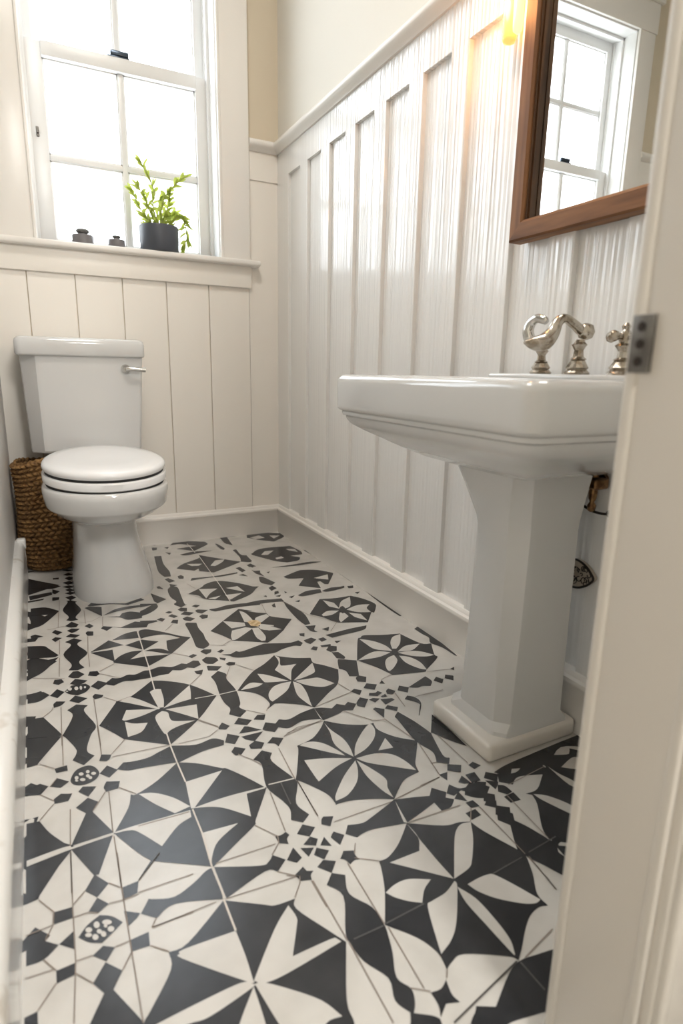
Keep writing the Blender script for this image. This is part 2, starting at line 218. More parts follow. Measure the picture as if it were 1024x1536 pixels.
# ------------------------------------------------------------------ floor (encaustic tiles, inlaid figure; one charcoal piece paints the toilet base's shadow)
FLOOR = """
1 -160 1904 -30 1924 -129 1757 -159 1752
1 38 1783 75 1726 37 1686 5 1727
1 37 1685 67 1647 34 1626 8 1642
1 -85 1687 -32 1682 -31 1642 -85 1642
1 -24 1567 3 1598 38 1617 69 1599 97 1563 67 1540 35 1519 3 1537
1 -34 1595 -36 1533 -74 1567
1 -157 1590 -113 1599 -75 1566 -114 1536 -157 1536
1 -84 1487 -36 1489 -36 1454 -84 1448
1 37 1509 67 1490 41 1456 8 1490
1 38 1455 77 1410 49 1366 104 1254 110 1231 86 1194 -38 1254 -13 1303 26 1367 2 1407
1 -160 1389 -130 1392 -128 1315 -159 1330
1 108 1691 161 1695 151 1650 107 1641
1 179 1613 192 1605 252 1586 318 1612 364 1641 388 1645 386 1512 249 1559 189 1533 149 1569
1 105 1601 148 1572 136 1559 107 1540
1 108 1494 160 1498 156 1452 109 1456
1 200 1409 255 1414 385 1508 486 1443 522 1422 585 1418 576 1382 630 1280 663 1220 590 1074 581 1014 550 956 95 1177 107 1244 128 1270 195 1355
2 388 1391 390 1304 387 1228 372 1233 231 1372 226 1391 240 1399
2 558 1404 565 1355 552 1324 508 1246 614 1247 640 1245 651 1227 475 1207 409 1210 391 1226 393 1233 492 1347
2 388 1218 410 1212 461 1170 529 1103 561 1043 516 1045 467 996 430 1014 409 1101
2 383 1213 322 1140 288 1084 371 1043 380 1115
2 372 1233 384 1220 379 1212 262 1189 212 1194 147 1202 113 1219 139 1229 320 1238
1 392 1645 530 1585 561 1589 583 1609 616 1572 574 1537 537 1556 395 1510
1 656 1520 661 1499 681 1490 666 1478 661 1460 627 1471 619 1500
1 731 1456 767 1430 746 1361 787 1287 790 1220 782 1183 766 1133 739 1068 758 1026 748 992 730 970 722 976 703 1018 718 1076 681 1147 670 1219 679 1257 725 1361 696 1421
1 730 970 769 944 782 929 779 917 763 864 674 908 710 955 722 976
1 856 1004 847 966 854 940 818 953 786 931 798 958 799 994 830 991
1 895 1431 933 1433 996 1469 1074 1538 1074 1538 1189 1470 1250 1459 1289 1443 1304 1383 1359 1254 1362 1240 1327 1169 1282 1103 1281 1056 1250 1064 1205 1053 1159 1025 1108 985 1072 960 1055 982 947 1042 903 1039 875 1026 875 1026 881 1078 855 1142 791 1218 856 1329 898 1432
2 1072 1535 1073 1463 1042 1409 924 1410 1078 1264 1073 1366
2 1288 1441 1246 1375 1180 1299 1147 1276 1079 1263 1177 1391 1218 1433 1253 1448
2 851 1314 895 1328 945 1326 1009 1294 968 1271 934 1233 900 1256 869 1286
2 1075 1256 1069 1234 992 1137 942 1094 888 1070 901 1108 941 1213 965 1225 1022 1232
2 1069 1234 1095 1172 1100 1085 1095 1020 1076 979 1071 986 1063 1093 1058 1176
2 1105 1227 1150 1231 1190 1229 1209 1218 1241 1158 1275 1082 1251 1079 1213 1097 1153 1146 1118 1192
1 885 914 930 890 1018 941 1070 958 1132 951 1209 936 1284 900 1168 798 1054 843 996 860 939 878 906 856 863 816 803 845 848 888 873 903
1 -162 2619 -79 2660 -26 2638 -115 2483 -115 2468 -161 2463
1 -160 2845 -95 2835 -27 2661 -30 2643 -159 2684
1 8 2853 49 2890 99 2859 79 2812 118 2663 92 2596 67 2485 93 2432 48 2384 8 2437 25 2479 23 2525 -21 2650 -18 2652 28 2789
1 119 2428 157 2410 148 2384 133 2372 107 2387
1 -61 2410 -14 2413 -13 2375 -55 2378
1 106 2308 133 2342 169 2295 133 2259 100 2301
1 -53 2343 -11 2301 -43 2275 -81 2301
1 -160 2323 -114 2335 -85 2305 -113 2264 -160 2281
1 -5 2315 16 2362 55 2376 83 2359 100 2310 85 2272 50 2256 17 2263 -3 2286
1 17 2223 34 2247 82 2226 49 2177
1 47 2172 82 2130 56 2087 114 1946 -23 1943 34 2087 3 2133
1 107 2207 120 2239 168 2219 157 2178 113 2177
1 -69 2217 -44 2239 -18 2227 -4 2223 -20 2184 -67 2189
1 -160 2121 -118 2115 -85 2036 -28 1943 -56 1945 -159 1952
1 -25 1928 110 1933 50 1775 35 1780
1 396 2240 470 2198 551 2127 570 2115 622 2035 673 1941 674 1928 585 1790 573 1766 481 1707 391 1647 266 1725 222 1753 211 1761 174 1820 117 1936 118 1944 177 2050 196 2122 217 2114 301 2159
2 223 2110 276 2092 336 2036 386 1959 327 1947 271 2026
2 118 1944 198 1946 381 1939 377 1903 322 1878 255 1808 193 1909 162 1932 117 1938
2 400 2103 549 2110 396 1942 386 1947
2 392 1945 522 1952 672 1942 674 1934 597 1935 574 1812 504 1890 455 1923
2 393 1809 521 1800 436 1749 400 1696 386 1652
3 211 1761 216 1757 163 1694 160 1698
1 416 2972 484 2937 588 2846 683 2685 550 2513 394 2372 217 2502 218 2503 172 2588 131 2654 224 2829 229 2836 294 2853
2 239 2831 294 2851 343 2789 408 2684 399 2679 302 2773
2 388 2859 414 2875 444 2864 439 2762 425 2687 401 2692
2 421 2678 585 2844 574 2772 560 2706 500 2698
2 429 2665 574 2646 552 2518 490 2595
2 259 2736 397 2683 317 2654 248 2646 231 2659
2 240 2637 278 2604 334 2586 297 2524 237 2508
2 372 2612 411 2657 434 2632 433 2584 447 2548 536 2512 458 2499 418 2482 399 2464 385 2473
1 166 2299 195 2334 234 2324 295 2324 340 2343 390 2363 393 2367 494 2328 572 2341 614 2305 603 2273 509 2268 398 2235 391 2242 259 2265 207 2272
1 622 2417 643 2444 668 2403 645 2381 614 2398
1 641 2348 685 2308 649 2259 613 2289
1 691 2300 792 2298 734 2242 701 2272
1 688 2326 727 2371 742 2364 791 2311
1 690 2408 723 2449 775 2405 742 2374
1 783 2405 811 2435 847 2421 827 2381
1 794 2313 825 2361 864 2332 891 2357 933 2338 1003 2362 1077 2376 1078 2375 1113 2364 1157 2337 1196 2363 1227 2335 1254 2356 1285 2322 1242 2278 1202 2294 1167 2280 1078 2262 1065 2279 1061 2280 988 2298 910 2272 866 2298 838 2269 803 2299
1 778 2205 815 2238 857 2211 815 2163 807 2189
1 702 2226 736 2246 769 2215 744 2180 701 2198
1 619 2213 642 2241 682 2209 653 2177 628 2180
1 687 2123 740 2168 774 2133 754 2080 798 1935 790 1889 750 1803 771 1730 735 1702 700 1733 717 1784 709 1838 680 1941 708 2077
1 729 1695 765 1663 729 1631 693 1661
1 730 1630 751 1609 732 1583 694 1606
1 774 1608 781 1559 746 1578
1 679 1597 722 1579 690 1549
1 730 1575 764 1545 733 1517 709 1549
1 658 1610 668 1556 645 1544 618 1568
1 620 1683 642 1681 661 1688 668 1669 653 1654 650 1630 620 1649
1 801 1687 813 1698 848 1684 829 1660 816 1643 791 1666
1 794 1596 815 1616 843 1585 809 1550
1 848 1587 875 1622 927 1608 973 1619 1093 1661 1096 1654 1075 1538 1005 1553 942 1565 902 1562 878 1555
1 794 1508 807 1522 840 1508 835 1488 840 1466 823 1470 802 1461 795 1485 782 1496
1 698 1498 728 1517 765 1494 731 1456
1 1078 2258 1145 2196 1235 2147 1279 2144 1272 2085 1315 2007 1379 1947 1380 1928 1333 1864 1291 1808 1275 1758 1200 1745 1144 1705 1098 1664 1044 1692 958 1725 897 1734 881 1731 884 1745 878 1799 835 1879 799 1929 826 1980 883 2102 889 2132 972 2154 1038 2209
2 900 2130 932 2138 968 2128 1003 2096 1036 2029 1049 1982 991 2037
2 1071 2238 1075 2177 1095 2096 1094 2029 1078 1959 1050 2023 1044 2086 1063 2161
2 878 2027 966 2001 1067 1954 980 1931 879 1880 877 1915
2 1084 1962 1123 2028 1189 2095 1249 2140 1265 2136 1258 2092 1222 2037 1155 1987
2 1083 1946 1171 1940 1234 1904 1262 1841 1271 1772 1202 1826 1114 1898
2 1073 1935 1052 1873 1013 1811 947 1761 891 1751 908 1785 987 1868
2 1078 1933 1108 1858 1129 1779 1109 1732 1100 1673 1081 1730 1068 1830
2 1268 2018 1264 1942 1195 1952
2 1096 1654 1087 1603 1075 1536 1066 1547 1080 1597
2 1080 2383 1077 2325 1075 2263 1071 2286
1 1098 2976 1121 2950 1193 2896 1275 2860 1266 2798 1306 2750 1358 2671 1290 2538 1201 2470 1086 2380 1082 2381 1032 2430 953 2481 921 2493 867 2457 898 2496 890 2577 855 2636 792 2687 863 2776 933 2850 1011 2900
2 1098 2976 1113 2930 1089 2857 1101 2836 1174 2825 1125 2774 1079 2669 1040 2810 1080 2861 1096 2907
2 1090 2662 1260 2801 1243 2734 1222 2693 1153 2669
2 1094 2656 1177 2645 1220 2634 1250 2590 1274 2546 1209 2536 1156 2567 1120 2607
2 1075 2658 1027 2588 965 2542 917 2514 912 2543 928 2596 972 2646 1023 2661
2 1083 2654 1108 2609 1105 2527 1086 2438 1077 2390 1063 2443 1053 2526
2 940 2809 976 2783 1026 2721 1066 2669 960 2700 943 2725
2 808 2683 852 2721 887 2731 933 2699 895 2681
1 706 2882 757 2929 788 2879 775 2823 787 2693 771 2573 755 2533 777 2491 732 2450 692 2496 711 2542 700 2605 700 2689 712 2812
1 861 3084 916 3116 946 3099 1073 3136 1116 3134 1228 3092 1269 3091 1299 3098 1311 3054 1281 3020 1245 3041 1165 3027 1109 3003 989 3018 922 3025 881 3048
1 817 2989 841 3005 871 2986 860 2957 828 2961
1 716 3006 723 3010 791 2971 756 2936 710 2957
1 641 2979 688 2977 669 2927 645 2945
1 726 3195 751 3216 791 3197 779 3162 747 3145
1 651 3165 682 3182 700 3158 664 3135
1 710 3091 740 3116 786 3087 792 3046 754 3018 720 3041
1 807 3078 838 3056 824 3031 804 3056
1 826 3109 876 3093 864 3075
1 814 3154 844 3173 855 3152 829 3131
1 126 3041 165 3088 201 3050 234 3086 270 3069 313 3088 350 3074 397 3097 427 3092 485 3108 542 3078 597 3097 622 3078 664 3104 690 3089 691 3039 649 3014 616 3037 581 3021 538 3041 510 3007 468 3012 424 3005 365 3009 327 3013 282 3024 233 3000 199 3029 159 2990
1 732 3611 748 3634 802 3606 795 3514 802 3426 796 3350 797 3262 753 3223 721 3263 726 3373 731 3518
1 285 3559 361 3620 425 3634 444 3619 440 3529 364 3541
1 447 3618 468 3641 508 3628 592 3543 661 3460 720 3408 579 3245 569 3245 562 3310 578 3422 661 3426 587 3512 491 3524 444 3510
1 347 3458 446 3497 533 3429 437 3351
1 156 3446 267 3567 340 3465 271 3459
1 156 3439 274 3428 269 3270
1 261 3274 305 3331 366 3359 429 3346 350 3263 436 3263 541 3238 575 3242 421 3134 361 3183 271 3251
1 438 3337 481 3344 531 3324 572 3260 575 3242 547 3249 476 3313
1 -165 3675 -82 3641 -59 3601 -7 3481 -26 3463 -164 3502
1 -163 3395 -91 3435 -8 3455 -82 3314 -141 3258 -162 3255
1 33 3647 83 3682 125 3632 96 3581 141 3446 91 3351 113 3268 76 3249 33 3269 52 3332 17 3478 62 3588
1 27 3195 53 3245 79 3241 107 3188 76 3158 49 3169
1 32 3113 59 3156 116 3113 94 3090 61 3086
1 4 3043 39 3090 105 3081 123 3038 99 2993 60 2976 24 3005
1 122 3165 134 3208 172 3198 180 3159 161 3140
1 -46 3149 -37 3191 -4 3182 6 3144 -20 3126
1 -63 3028 -29 3083 4 3037 -30 2989
1 -161 3076 -91 3083 -63 3037 -110 2993 -161 2994
1 -50 2936 -36 2959 4 2940 -17 2910 -48 2901
1 20 2938 49 2979 102 2928 60 2897
1 126 2931 139 2955 176 2926 167 2906 135 2901
1 55 3985 72 4040 42 4171 77 4303 71 4341 98 4346 137 4300 127 4269 153 4132 113 4021 125 3964 85 3962
1 67 4415 110 4438 138 4384 98 4341
1 67 4502 107 4523 144 4481 103 4456
1 74 4576 107 4602 135 4537 99 4519
1 58 4650 106 4669 142 4613 95 4599
1 62 4744 111 4770 145 4708 99 4678
1 82 4849 117 4878 147 4815 108 4780
1 74 4936 113 4970 148 4910 101 4900
1 74 5056 109 5066 154 5021 107 5019
1 75 5177 115 5203 156 5142 112 5122
1 2 4885 42 4881 41 4838 1 4848
1 -9 4627 39 4561 6 4509 -12 4537
1 -14 4451 30 4439 25 4385 -16 4380
1 -162 4541 -15 4569 -13 4507 -154 4453
1 -143 4712 -97 4732 5 4714 51 4667 -13 4636 -97 4673
1 -150 4290 -58 4271 21 4169 -77 3975 -150 3930 -150 4067 -110 4070 -47 4131 -150 4160
1 44 3891 84 3948 122 3885 106 3847 73 3855
1 51 3812 78 3837 125 3812 102 3779 75 3767
1 40 3725 68 3757 121 3715 90 3684
1 -33 3822 -14 3856 25 3801 -3 3771
1 -37 3715 -17 3742 19 3716 -19 3672
1 153 3842 183 3871 205 3822 180 3795
1 152 3729 163 3751 196 3736 191 3674 159 3685
1 -150 3820 -124 3832 -80 3783 -146 3769
1 175 4156 206 4171 281 4131 268 3962
1 196 4185 226 4241 327 4180 436 4131 547 4190 564 4146 447 4096 333 4161 228 4171
1 276 3969 358 4051 451 4067 522 4058 517 4025 391 4014
1 291 3941 372 3915 392 3960 445 3968 513 3916 499 3827 412 3835 369 3895
1 242 3763 259 3794 356 3730 449 3787 528 3732 502 3665 382 3709 311 3755 272 3712
1 625 4257 707 4096 637 4043 621 4086
1 525 4081 629 4040 624 3968 565 3894 491 3853 505 3943 531 3965 595 4027 516 4016
1 481 3785 578 3751 581 3729 468 3701
1 653 3855 680 3871 700 3845 672 3831
1 659 3788 687 3811 717 3762 688 3743
1 580 3761 609 3779 634 3751 608 3713
1 654 3676 675 3714 706 3700 690 3640
1 738 3872 767 3899 802 3877 790 3822 753 3832
1 739 3784 774 3822 827 3777 787 3741
1 736 3711 770 3732 811 3677 774 3647 743 3677
1 838 3895 867 3912 894 3889 862 3857
1 842 3808 861 3821 924 3784 873 3741 848 3767
1 843 3705 869 3725 902 3700 886 3654 851 3653
1 751 4279 789 4343 827 4299 815 4122 804 3957 816 3940 768 3903 736 3976 761 4023 741 4130
1 687 4374 710 4383 726 4304 689 4333
1 774 4518 804 4535 840 4446 792 4425
1 787 4399 838 4349 780 4320
1 770 4639 765 4766 803 5142 861 5135 837 4899 845 4699 831 4568 785 4573
1 879 4547 906 4565 920 4528 909 4474 876 4489
1 931 3781 942 3792 991 3793 1063 3813 1153 3806 1291 3775 1275 3728 1175 3744 1093 3747 960 3739
1 869 4136 986 4229 1025 4280 1098 4319 1167 4303 1275 4198 1364 4062 1275 3943 1127 3860 1051 3918 955 3985 930 4071
2 961 4200 1090 4156 1018 4083 965 3993 962 4133
2 1149 4143 1240 4144 1256 4008 1194 4083
2 1105 4006 1229 3994 1114 3902
2 976 3988 1075 4006 1018 3952
1 924 4762 995 4847 1141 4942 1163 5034 1288 4878 1443 4705 1291 4602 1162 4524 1059 4606 925 4722
2 1009 4824 1131 4778 1091 4738 1036 4752
2 1180 4700 1252 4822 1334 4823 1294 4752 1213 4676
2 1025 4621 1073 4664 1064 4604
1 970 4462 1130 4437 1335 4454 1327 4427 1197 4407 1069 4419 948 4408
1 1478 5060 1512 5066 1503 4896 1545 4859 1513 4745 1524 4652 1443 4705 1473 4835
1 1482 5502 1550 5496 1521 5204 1492 5258 1473 5308
1 1589 4878 1697 4987 1732 4991 1650 4758
1 993 5428 1050 5522 1166 5503 1312 5419 1318 5332 1236 5244 1154 5168 1024 5294 1210 5316 1140 5387 1075 5435
1 1016 5105 1138 5147 1309 5113 1243 5103 1068 5064
1 1384 5312 1402 5296 1425 5143 1401 5094 1386 5159
1 845 5575 886 5566 871 5480 837 5495
1 829 5417 873 5399 855 5327 818 5323
1 930 5374 973 5376 952 5325
1 913 5225 956 5187 932 5141
1 859 5655 1161 5579 1415 5598 1838 5650 1947 5640 1906 5558 1827 5543 1618 5490 1437 5507 1281 5520 1146 5511 845 5575
1 1352 4559 1392 4574 1409 4470 1370 4439
1 1459 4595 1501 4628 1521 4535 1463 4544
1 1456 4433 1517 4423 1483 4328 1464 4398
1 1323 4383 1382 4326 1365 4395
1 2149 5650 2142 5588 2144 5248 2124 4975 2130 4815 2115 4551 2101 4224 2113 3828 2108 3587 2097 3208 2062 3154 2057 3269 2064 3509 2084 3751 2075 3881 2076 4173 2085 4518 2061 4793 2127 4842 2127 5549
1 1762 5528 1903 5530 2100 5416 2057 5285 1914 5174 1813 5272 1720 5398
2 1746 5387 1853 5430 1879 5330 1782 5314
2 1947 5390 2042 5350 1950 5271
1 1591 4872 1683 4980 1807 5004 2002 4974 2027 4783 2004 4694 1890 4695 1952 4621 1907 4548 1796 4529 1726 4595 1668 4697 1599 4835
2 1662 4817 1730 4910 1812 4900 1716 4794
2 1929 4901 2004 4869 1994 4772 1936 4847
2 1746 4687 1810 4706 1818 4656 1743 4642
1 1620 4454 1808 4458 1979 4472 2074 4431 1932 4426 1821 4422
1 1636 4206 1776 4283 1836 4298 1948 4249 2032 4139 2018 4097 1888 3909 1862 3920 1858 3995 1830 3989 1799 3852 1666 3971 1768 4110 1657 4147
2 1839 4079 1980 4114 1932 4000
1 1541 4846 1536 4686 1482 4665
1 1454 4274 1486 4260 1528 4104 1482 4062 1428 4147
1 1303 4113 1386 4077 1241 3922
1 1442 4017 1484 4051 1496 3986 1440 3949
1 1461 4579 1512 4556 1484 4513
1 1455 4464 1498 4364 1500 4265 1459 4362
1 1548 4362 1582 4368 1556 4331
1 1455 3926 1486 3929 1475 3884 1434 3869
1 1350 3874 1374 3879 1367 3844
1 1429 3839 1479 3849 1453 3812
1 1524 3905 1535 3874 1515 3866
1 1512 3786 1563 3796 1523 3755
1 1519 3688 1564 3700 1542 3663
1 1345 3690 1377 3715 1359 3639 1342 3653
1 1583 3787 1679 3844 1786 3837 1767 3771 1617 3756
1 1780 3799 1872 3834 1977 3816 1949 3786 1815 3767
1 1943 3824 1984 3830 1967 3792 1936 3799
1 2001 3813 2050 3808 2025 3760 1990 3768
1 1991 3672 2034 3670 1997 3636
1 1202 3799 1304 3809 1398 3789 1452 3781 1451 3719 1326 3744 1185 3747
1 1446 3721 1481 3570 1491 3438 1464 3290 1426 3287 1417 3390 1425 3595
1 1420 3272 1486 3255 1449 3196 1457 3156 1423 3184
1 1497 3187 1555 3198 1524 3145
1 1341 3184 1374 3177 1354 3131 1333 3153
1 1329 3085 1386 3101 1404 3062 1346 3021 1330 3051
1 1417 3068 1455 3074 1462 3036 1420 3021
1 1481 3097 1564 3108 1676 3119 1785 3119 1735 3067 1590 3055 1503 3047
1 1495 2999 1535 2987 1494 2965
1 1391 2979 1456 2971 1443 2944 1390 2957
1 1398 2911 1439 2957 1476 2929 1450 2877 1411 2878
1 1318 2958 1350 2987 1370 2967 1344 2929
1 1414 2872 1451 2859 1460 2790 1443 2767 1408 2793
1 1402 2766 1423 2772 1499 2722 1440 2586 1425 2558 1379 2579 1388 2638 1365 2678
1 1524 3437 1697 3656 1809 3628 1930 3626 1984 3544 2019 3420 1983 3346 1934 3281 1921 3296 1816 3158 1719 3201 1630 3241 1589 3339
2 1708 3629 1759 3551 1749 3436 1700 3502
2 1592 3393 1656 3434 1730 3410 1656 3364 1591 3366
2 1750 3450 1820 3554 1917 3606 1840 3454 1777 3423
2 1720 3377 1665 3278 1656 3229 1746 3296 1747 3365
2 1785 3405 1894 3445 1978 3423 1926 3371 1919 3296 1835 3334
2 1775 3352 1838 3296 1827 3184 1777 3268
3 1763 3459 1790 3471 1788 3433 1761 3373 1730 3353 1733 3400
1 1662 2975 1698 2995 1804 2953 1919 2923 1917 2909 1957 2755 2014 2726 1947 2599 1940 2559 1806 2468 1785 2449 1692 2470 1591 2495 1594 2508 1558 2612 1502 2721 1630 2953
2 1645 2959 1707 2901 1746 2813 1745 2738 1665 2799 1649 2883
2 1503 2717 1598 2764 1665 2771 1726 2726 1642 2704 1560 2710
2 1792 2835 1848 2900 1914 2916 1846 2811 1783 2753 1761 2764
2 1769 2718 1855 2763 1948 2751 1864 2700 1803 2708
2 1763 2705 1838 2695 1897 2660 1942 2594 1893 2595 1816 2637
2 1750 2670 1796 2630 1817 2553 1802 2463 1770 2495 1740 2581
2 1633 2630 1674 2673 1727 2689 1711 2625 1649 2562 1606 2535 1603 2561
3 1744 2730 1767 2744 1770 2723 1749 2690 1731 2687 1731 2708
1 2037 2946 2078 2967 2086 2848 2062 2552 2050 2541 2043 2652 2015 2734 2048 2800 2040 2859
1 1604 2347 1752 2407 1755 2351 1719 2310 1679 2328 1648 2324
1 1766 2350 1801 2378 1823 2340 1789 2304
1 1836 2347 1862 2377 1895 2348 1863 2305
1 1924 2418 1959 2427 1937 2398
1 1538 2346 1570 2383 1607 2346 1573 2304
1 1481 2366 1504 2381 1525 2345 1497 2323 1471 2338
1 1525 2258 1555 2281 1583 2249 1579 2191 1510 2104 1510 2109 1568 2185 1559 2212
1 1570 2087 1572 1978 1565 1813 1523 1877 1480 1966
1 1398 2145 1433 2175 1462 2067 1477 1964 1476 1958 1431 1809 1446 1779 1418 1746 1378 1779 1403 1844 1380 1942 1396 2117
1 1391 2226 1417 2247 1455 2210 1433 2182
1 1335 2247 1352 2254 1387 2223 1346 2158
1 1413 2310 1472 2293 1477 2274 1411 2254
1 1425 2329 1461 2343 1459 2316 1433 2319
1 1402 2548 1429 2566 1459 2535 1430 2487 1393 2511
1 1389 2440 1426 2475 1471 2442 1433 2400
1 1486 2444 1516 2470 1513 2429
1 1312 2437 1341 2453 1370 2423 1340 2387
1 1378 2363 1392 2384 1421 2374 1441 2384 1454 2359 1415 2340
1 1359 2329 1385 2335 1415 2315 1374 2292
1 1290 2331 1329 2367 1359 2335 1305 2275 1280 2301
1 1117 3718 962 3562 851 3445 900 3354 937 3265 935 3264 1048 3191 1120 3144 1192 3197 1293 3292 1273 3276 1383 3410 1273 3508 1263 3568 1212 3605 1156 3658 1193 3646
2 1110 3683 1137 3627 1143 3497 1118 3468 1086 3492
2 962 3562 1082 3479 1073 3428 982 3430
2 947 3324 975 3395 1068 3410 1103 3375 970 3268 937 3265
2 960 3358 1008 3393 1075 3401 1019 3331 945 3273
2 1099 3380 1139 3372 1139 3239 1117 3177 1095 3179 1082 3247
2 1138 3392 1213 3358 1265 3286 1207 3299 1156 3329
2 1175 3526 1259 3556 1264 3513 1186 3441 1151 3457
2 1161 3427 1241 3365 1234 3348 1156 3383
2 1153 3375 1243 3290 1187 3302 1143 3347
T 1103 3484 1136 3500 1170 3481 1177 3431 1142 3387 1104 3414
1 1411 1749 1461 1719 1429 1681 1386 1715
1 1488 1706 1518 1716 1534 1682 1494 1674
1 1339 1708 1381 1708 1348 1664
1 1436 1662 1482 1660 1472 1607 1430 1611
1 1382 1637 1420 1664 1428 1609 1399 1620
1 1425 1605 1450 1610 1486 1590 1458 1562
1 1300 1604 1341 1643 1366 1605 1417 1600 1421 1563 1395 1563 1362 1594 1318 1580
1 1097 1662 1172 1641 1232 1621 1266 1656 1304 1610 1266 1567 1242 1587 1157 1561 1077 1539
1 1335 1531 1369 1530 1372 1493 1336 1498
1 1492 1613 1524 1641 1561 1607 1526 1571
1 1554 1624 1636 1640 1788 1650 1926 1658 2051 1663 2161 1669 2051 1573 1937 1630 1787 1568 1636 1609 1603 1578 1564 1610
1 1515 1557 1538 1540 1541 1501 1512 1496 1490 1525
1 1434 1546 1468 1519 1435 1475 1404 1508
1 1430 1470 1472 1438 1431 1387 1414 1400 1397 1432
1 1434 1391 1458 1342 1475 1293 1484 1253 1473 1191 1502 1091 1447 1043 1405 1130 1385 1178 1359 1237 1387 1308
1 1786 1565 1871 1498 1931 1458 1602 1171 1519 1224 1487 1256 1505 1306 1578 1405 1598 1453 1580 1469 1641 1470 1720 1522
2 1784 1558 1792 1500 1810 1446 1808 1402 1777 1433
2 1606 1454 1648 1424 1688 1358 1696 1309 1668 1284 1648 1327 1613 1414
2 -158 1935 -61 1945 -25 1944 -23 1935 113 1944 114 1933 -24 1925 -57 1922 -158 1908
L 390 1939 393 1809 386 1652 390 1523 386 1512 388 1391
L 428 3138 420 3000 414 2875
L 396 2463 394 2373 393 2368 395 2243 400 2103
L 578 2701 691 2690 700 2687 791 2688
L 691 1947 797 1938
m 739 1941 729 1808
L 440 3621 433 3369 428 3138
L 1148 5425 1149 5105
L 1157 5008 1124 4181
L 1124 4181 1104 3870
m 1378 1241 1518 1254
m 1207 1224 1342 1235
m 1073 954 1077 866
m 796 1220 937 1228
m 686 1217 785 1217
G -26 1910 -32 1687 -35 1493 -49 1320
G 114 1843 110 1694 107 1457 106 1245
G -124 1752 -84 1687 -88 1639 -108 1598
G -32 1687 5 1727
G -31 1642 8 1641 34 1626
G 67 1647 107 1641 153 1642
G -114 1534 -84 1487
G -85 1449 -130 1392
G -36 1454 2 1407
G 8 1490 -33 1492
G 157 1451 201 1410
G 107 1454 77 1410
G 75 1726 108 1691
G -158 1636 -90 1640
G -159 1498 -90 1493
G 154 1649 324 1646
g 161 1695 242 1781
G 188 1534 171 1508 292 1506
G 67 1490 107 1491
G 175 1506 362 1511
G 394 1509 624 1492
G 574 1536 631 1487 621 1463 586 1420
G 659 1456 662 1347
G 663 1454 668 1220
G 796 1469 791 1221
G 796 1206 789 1011
G 670 1214 670 972
G 827 1478 895 1431
G 594 1509 633 1487
G 758 1026 800 996
g 808 905 1066 960
G 1095 958 1232 990
G 1366 1228 1348 1086
G 876 1026 860 1007
G -22 2648 -28 2418
G 123 2659 120 2428
G -16 2132 -25 1944
G 122 2173 112 1947
G 113 1925 109 1693
G -26 1916 -32 1737
G 157 2410 223 2498
G 159 2391 392 2372
G 159 2182 214 2116
G -117 2119 -69 2190
G -115 2468 -61 2410
G -78 2300 -53 2343
G -114 2264 -69 2207
G 58 2088 111 2179
G 197 1938 376 1932
G 573 1763 628 1679 620 1649 581 1610
G 402 1656 608 1650
G 682 1903 661 1690
G 803 1921 795 1708
G 811 2149 798 1935
G 640 2184 686 2118 707 2072
G 619 2412 548 2505
G 429 2365 562 2360 610 2395
G 862 2220 944 2260 1070 2254
G 802 1922 797 1708
G 837 1656 1082 1656
G 883 2238 1054 2261
G 1101 1662 1331 1695
G 1082 1537 1308 1528
G 1383 1920 1340 1702
G 860 1534 836 1496
G 1343 2149 1379 1959
G 1349 1781 1379 1779
G 1494 1938 1494 1719
G 1232 1685 1332 1694
G 1369 1490 1362 1240
G 1507 1496 1488 1260
G 1554 1538 1774 1562
G 1337 1500 1289 1443
G 1364 1227 1349 1091
G 5 3683 -2 3487
G -4 3441 -14 3214
G 160 3675 144 3452 139 3263
G 130 2906 123 2491
G -18 2893 -27 2562
G -141 3254 10 3182
G 182 3186 267 3249
G 180 3159 270 3069
G -95 2835 -59 2878 -51 2908
G 174 2903 231 2835 296 2855
G 575 3242 651 3165
G 588 2846 666 2928
G 550 2513 619 2419
G 793 3259 882 3207
G 934 2854 865 2960
G 898 2496 863 2449
G 848 2423 778 2494
G 864 2220 1070 2266
G 932 3265 860 3216
G 832 2952 779 2848
G 1086 2380 1312 2431
G 1199 2287 1283 2166
G 1289 2532 1315 2436
G 1278 2158 1341 2145
G 1515 2475 1599 2499
G 1512 2339 1489 2198
G 1587 2254 1755 2251
G 1791 2446 1925 2414
G 28 4372 21 4180
G 16 4149 4 3880
G 169 4114 162 3877
G 271 3950 254 3777
G 123 3904 199 3900 260 3955
G -59 3871 44 3891
G 861 4139 958 3984
G 907 4346 940 4222
G 598 3565 663 3652
G 1510 3430 1630 3241 1534 3133
G 1288 3730 1263 3568
G 1432 3727 1510 3430
o 5 1578 9 -4 -1 -9
o 27 1586 8 -4 -1 -12
o 55 1582 13 -6 -1 -9
o 63 1554 9 -4 -1 -10
o 32 1560 7 -4 -1 -8
o 3 1561 9 -4 -1 -7
o 20 1546 8 -4 -1 -10
o 42 1546 7 -4 -1 -10
o 50 1571 5 -3 -1 -6
o 16 2310 7 -3 -1 -13
o 34 2328 9 -4 -1 -11
o 59 2332 7 -3 -1 -11
o 79 2311 9 -4 -1 -10
o 57 2305 7 -3 -1 -11
o 37 2289 10 -5 -1 -10
o 65 2289 7 -3 -1 -10
o 15 2292 6 -3 0 -6
o 29 3056 10 -4 -1 -17
o 59 3049 9 -4 -1 -20
o 80 3045 6 -3 -1 -22
o 99 3043 5 -2 -1 -12
o 15 3038 6 -3 0 -7
"""

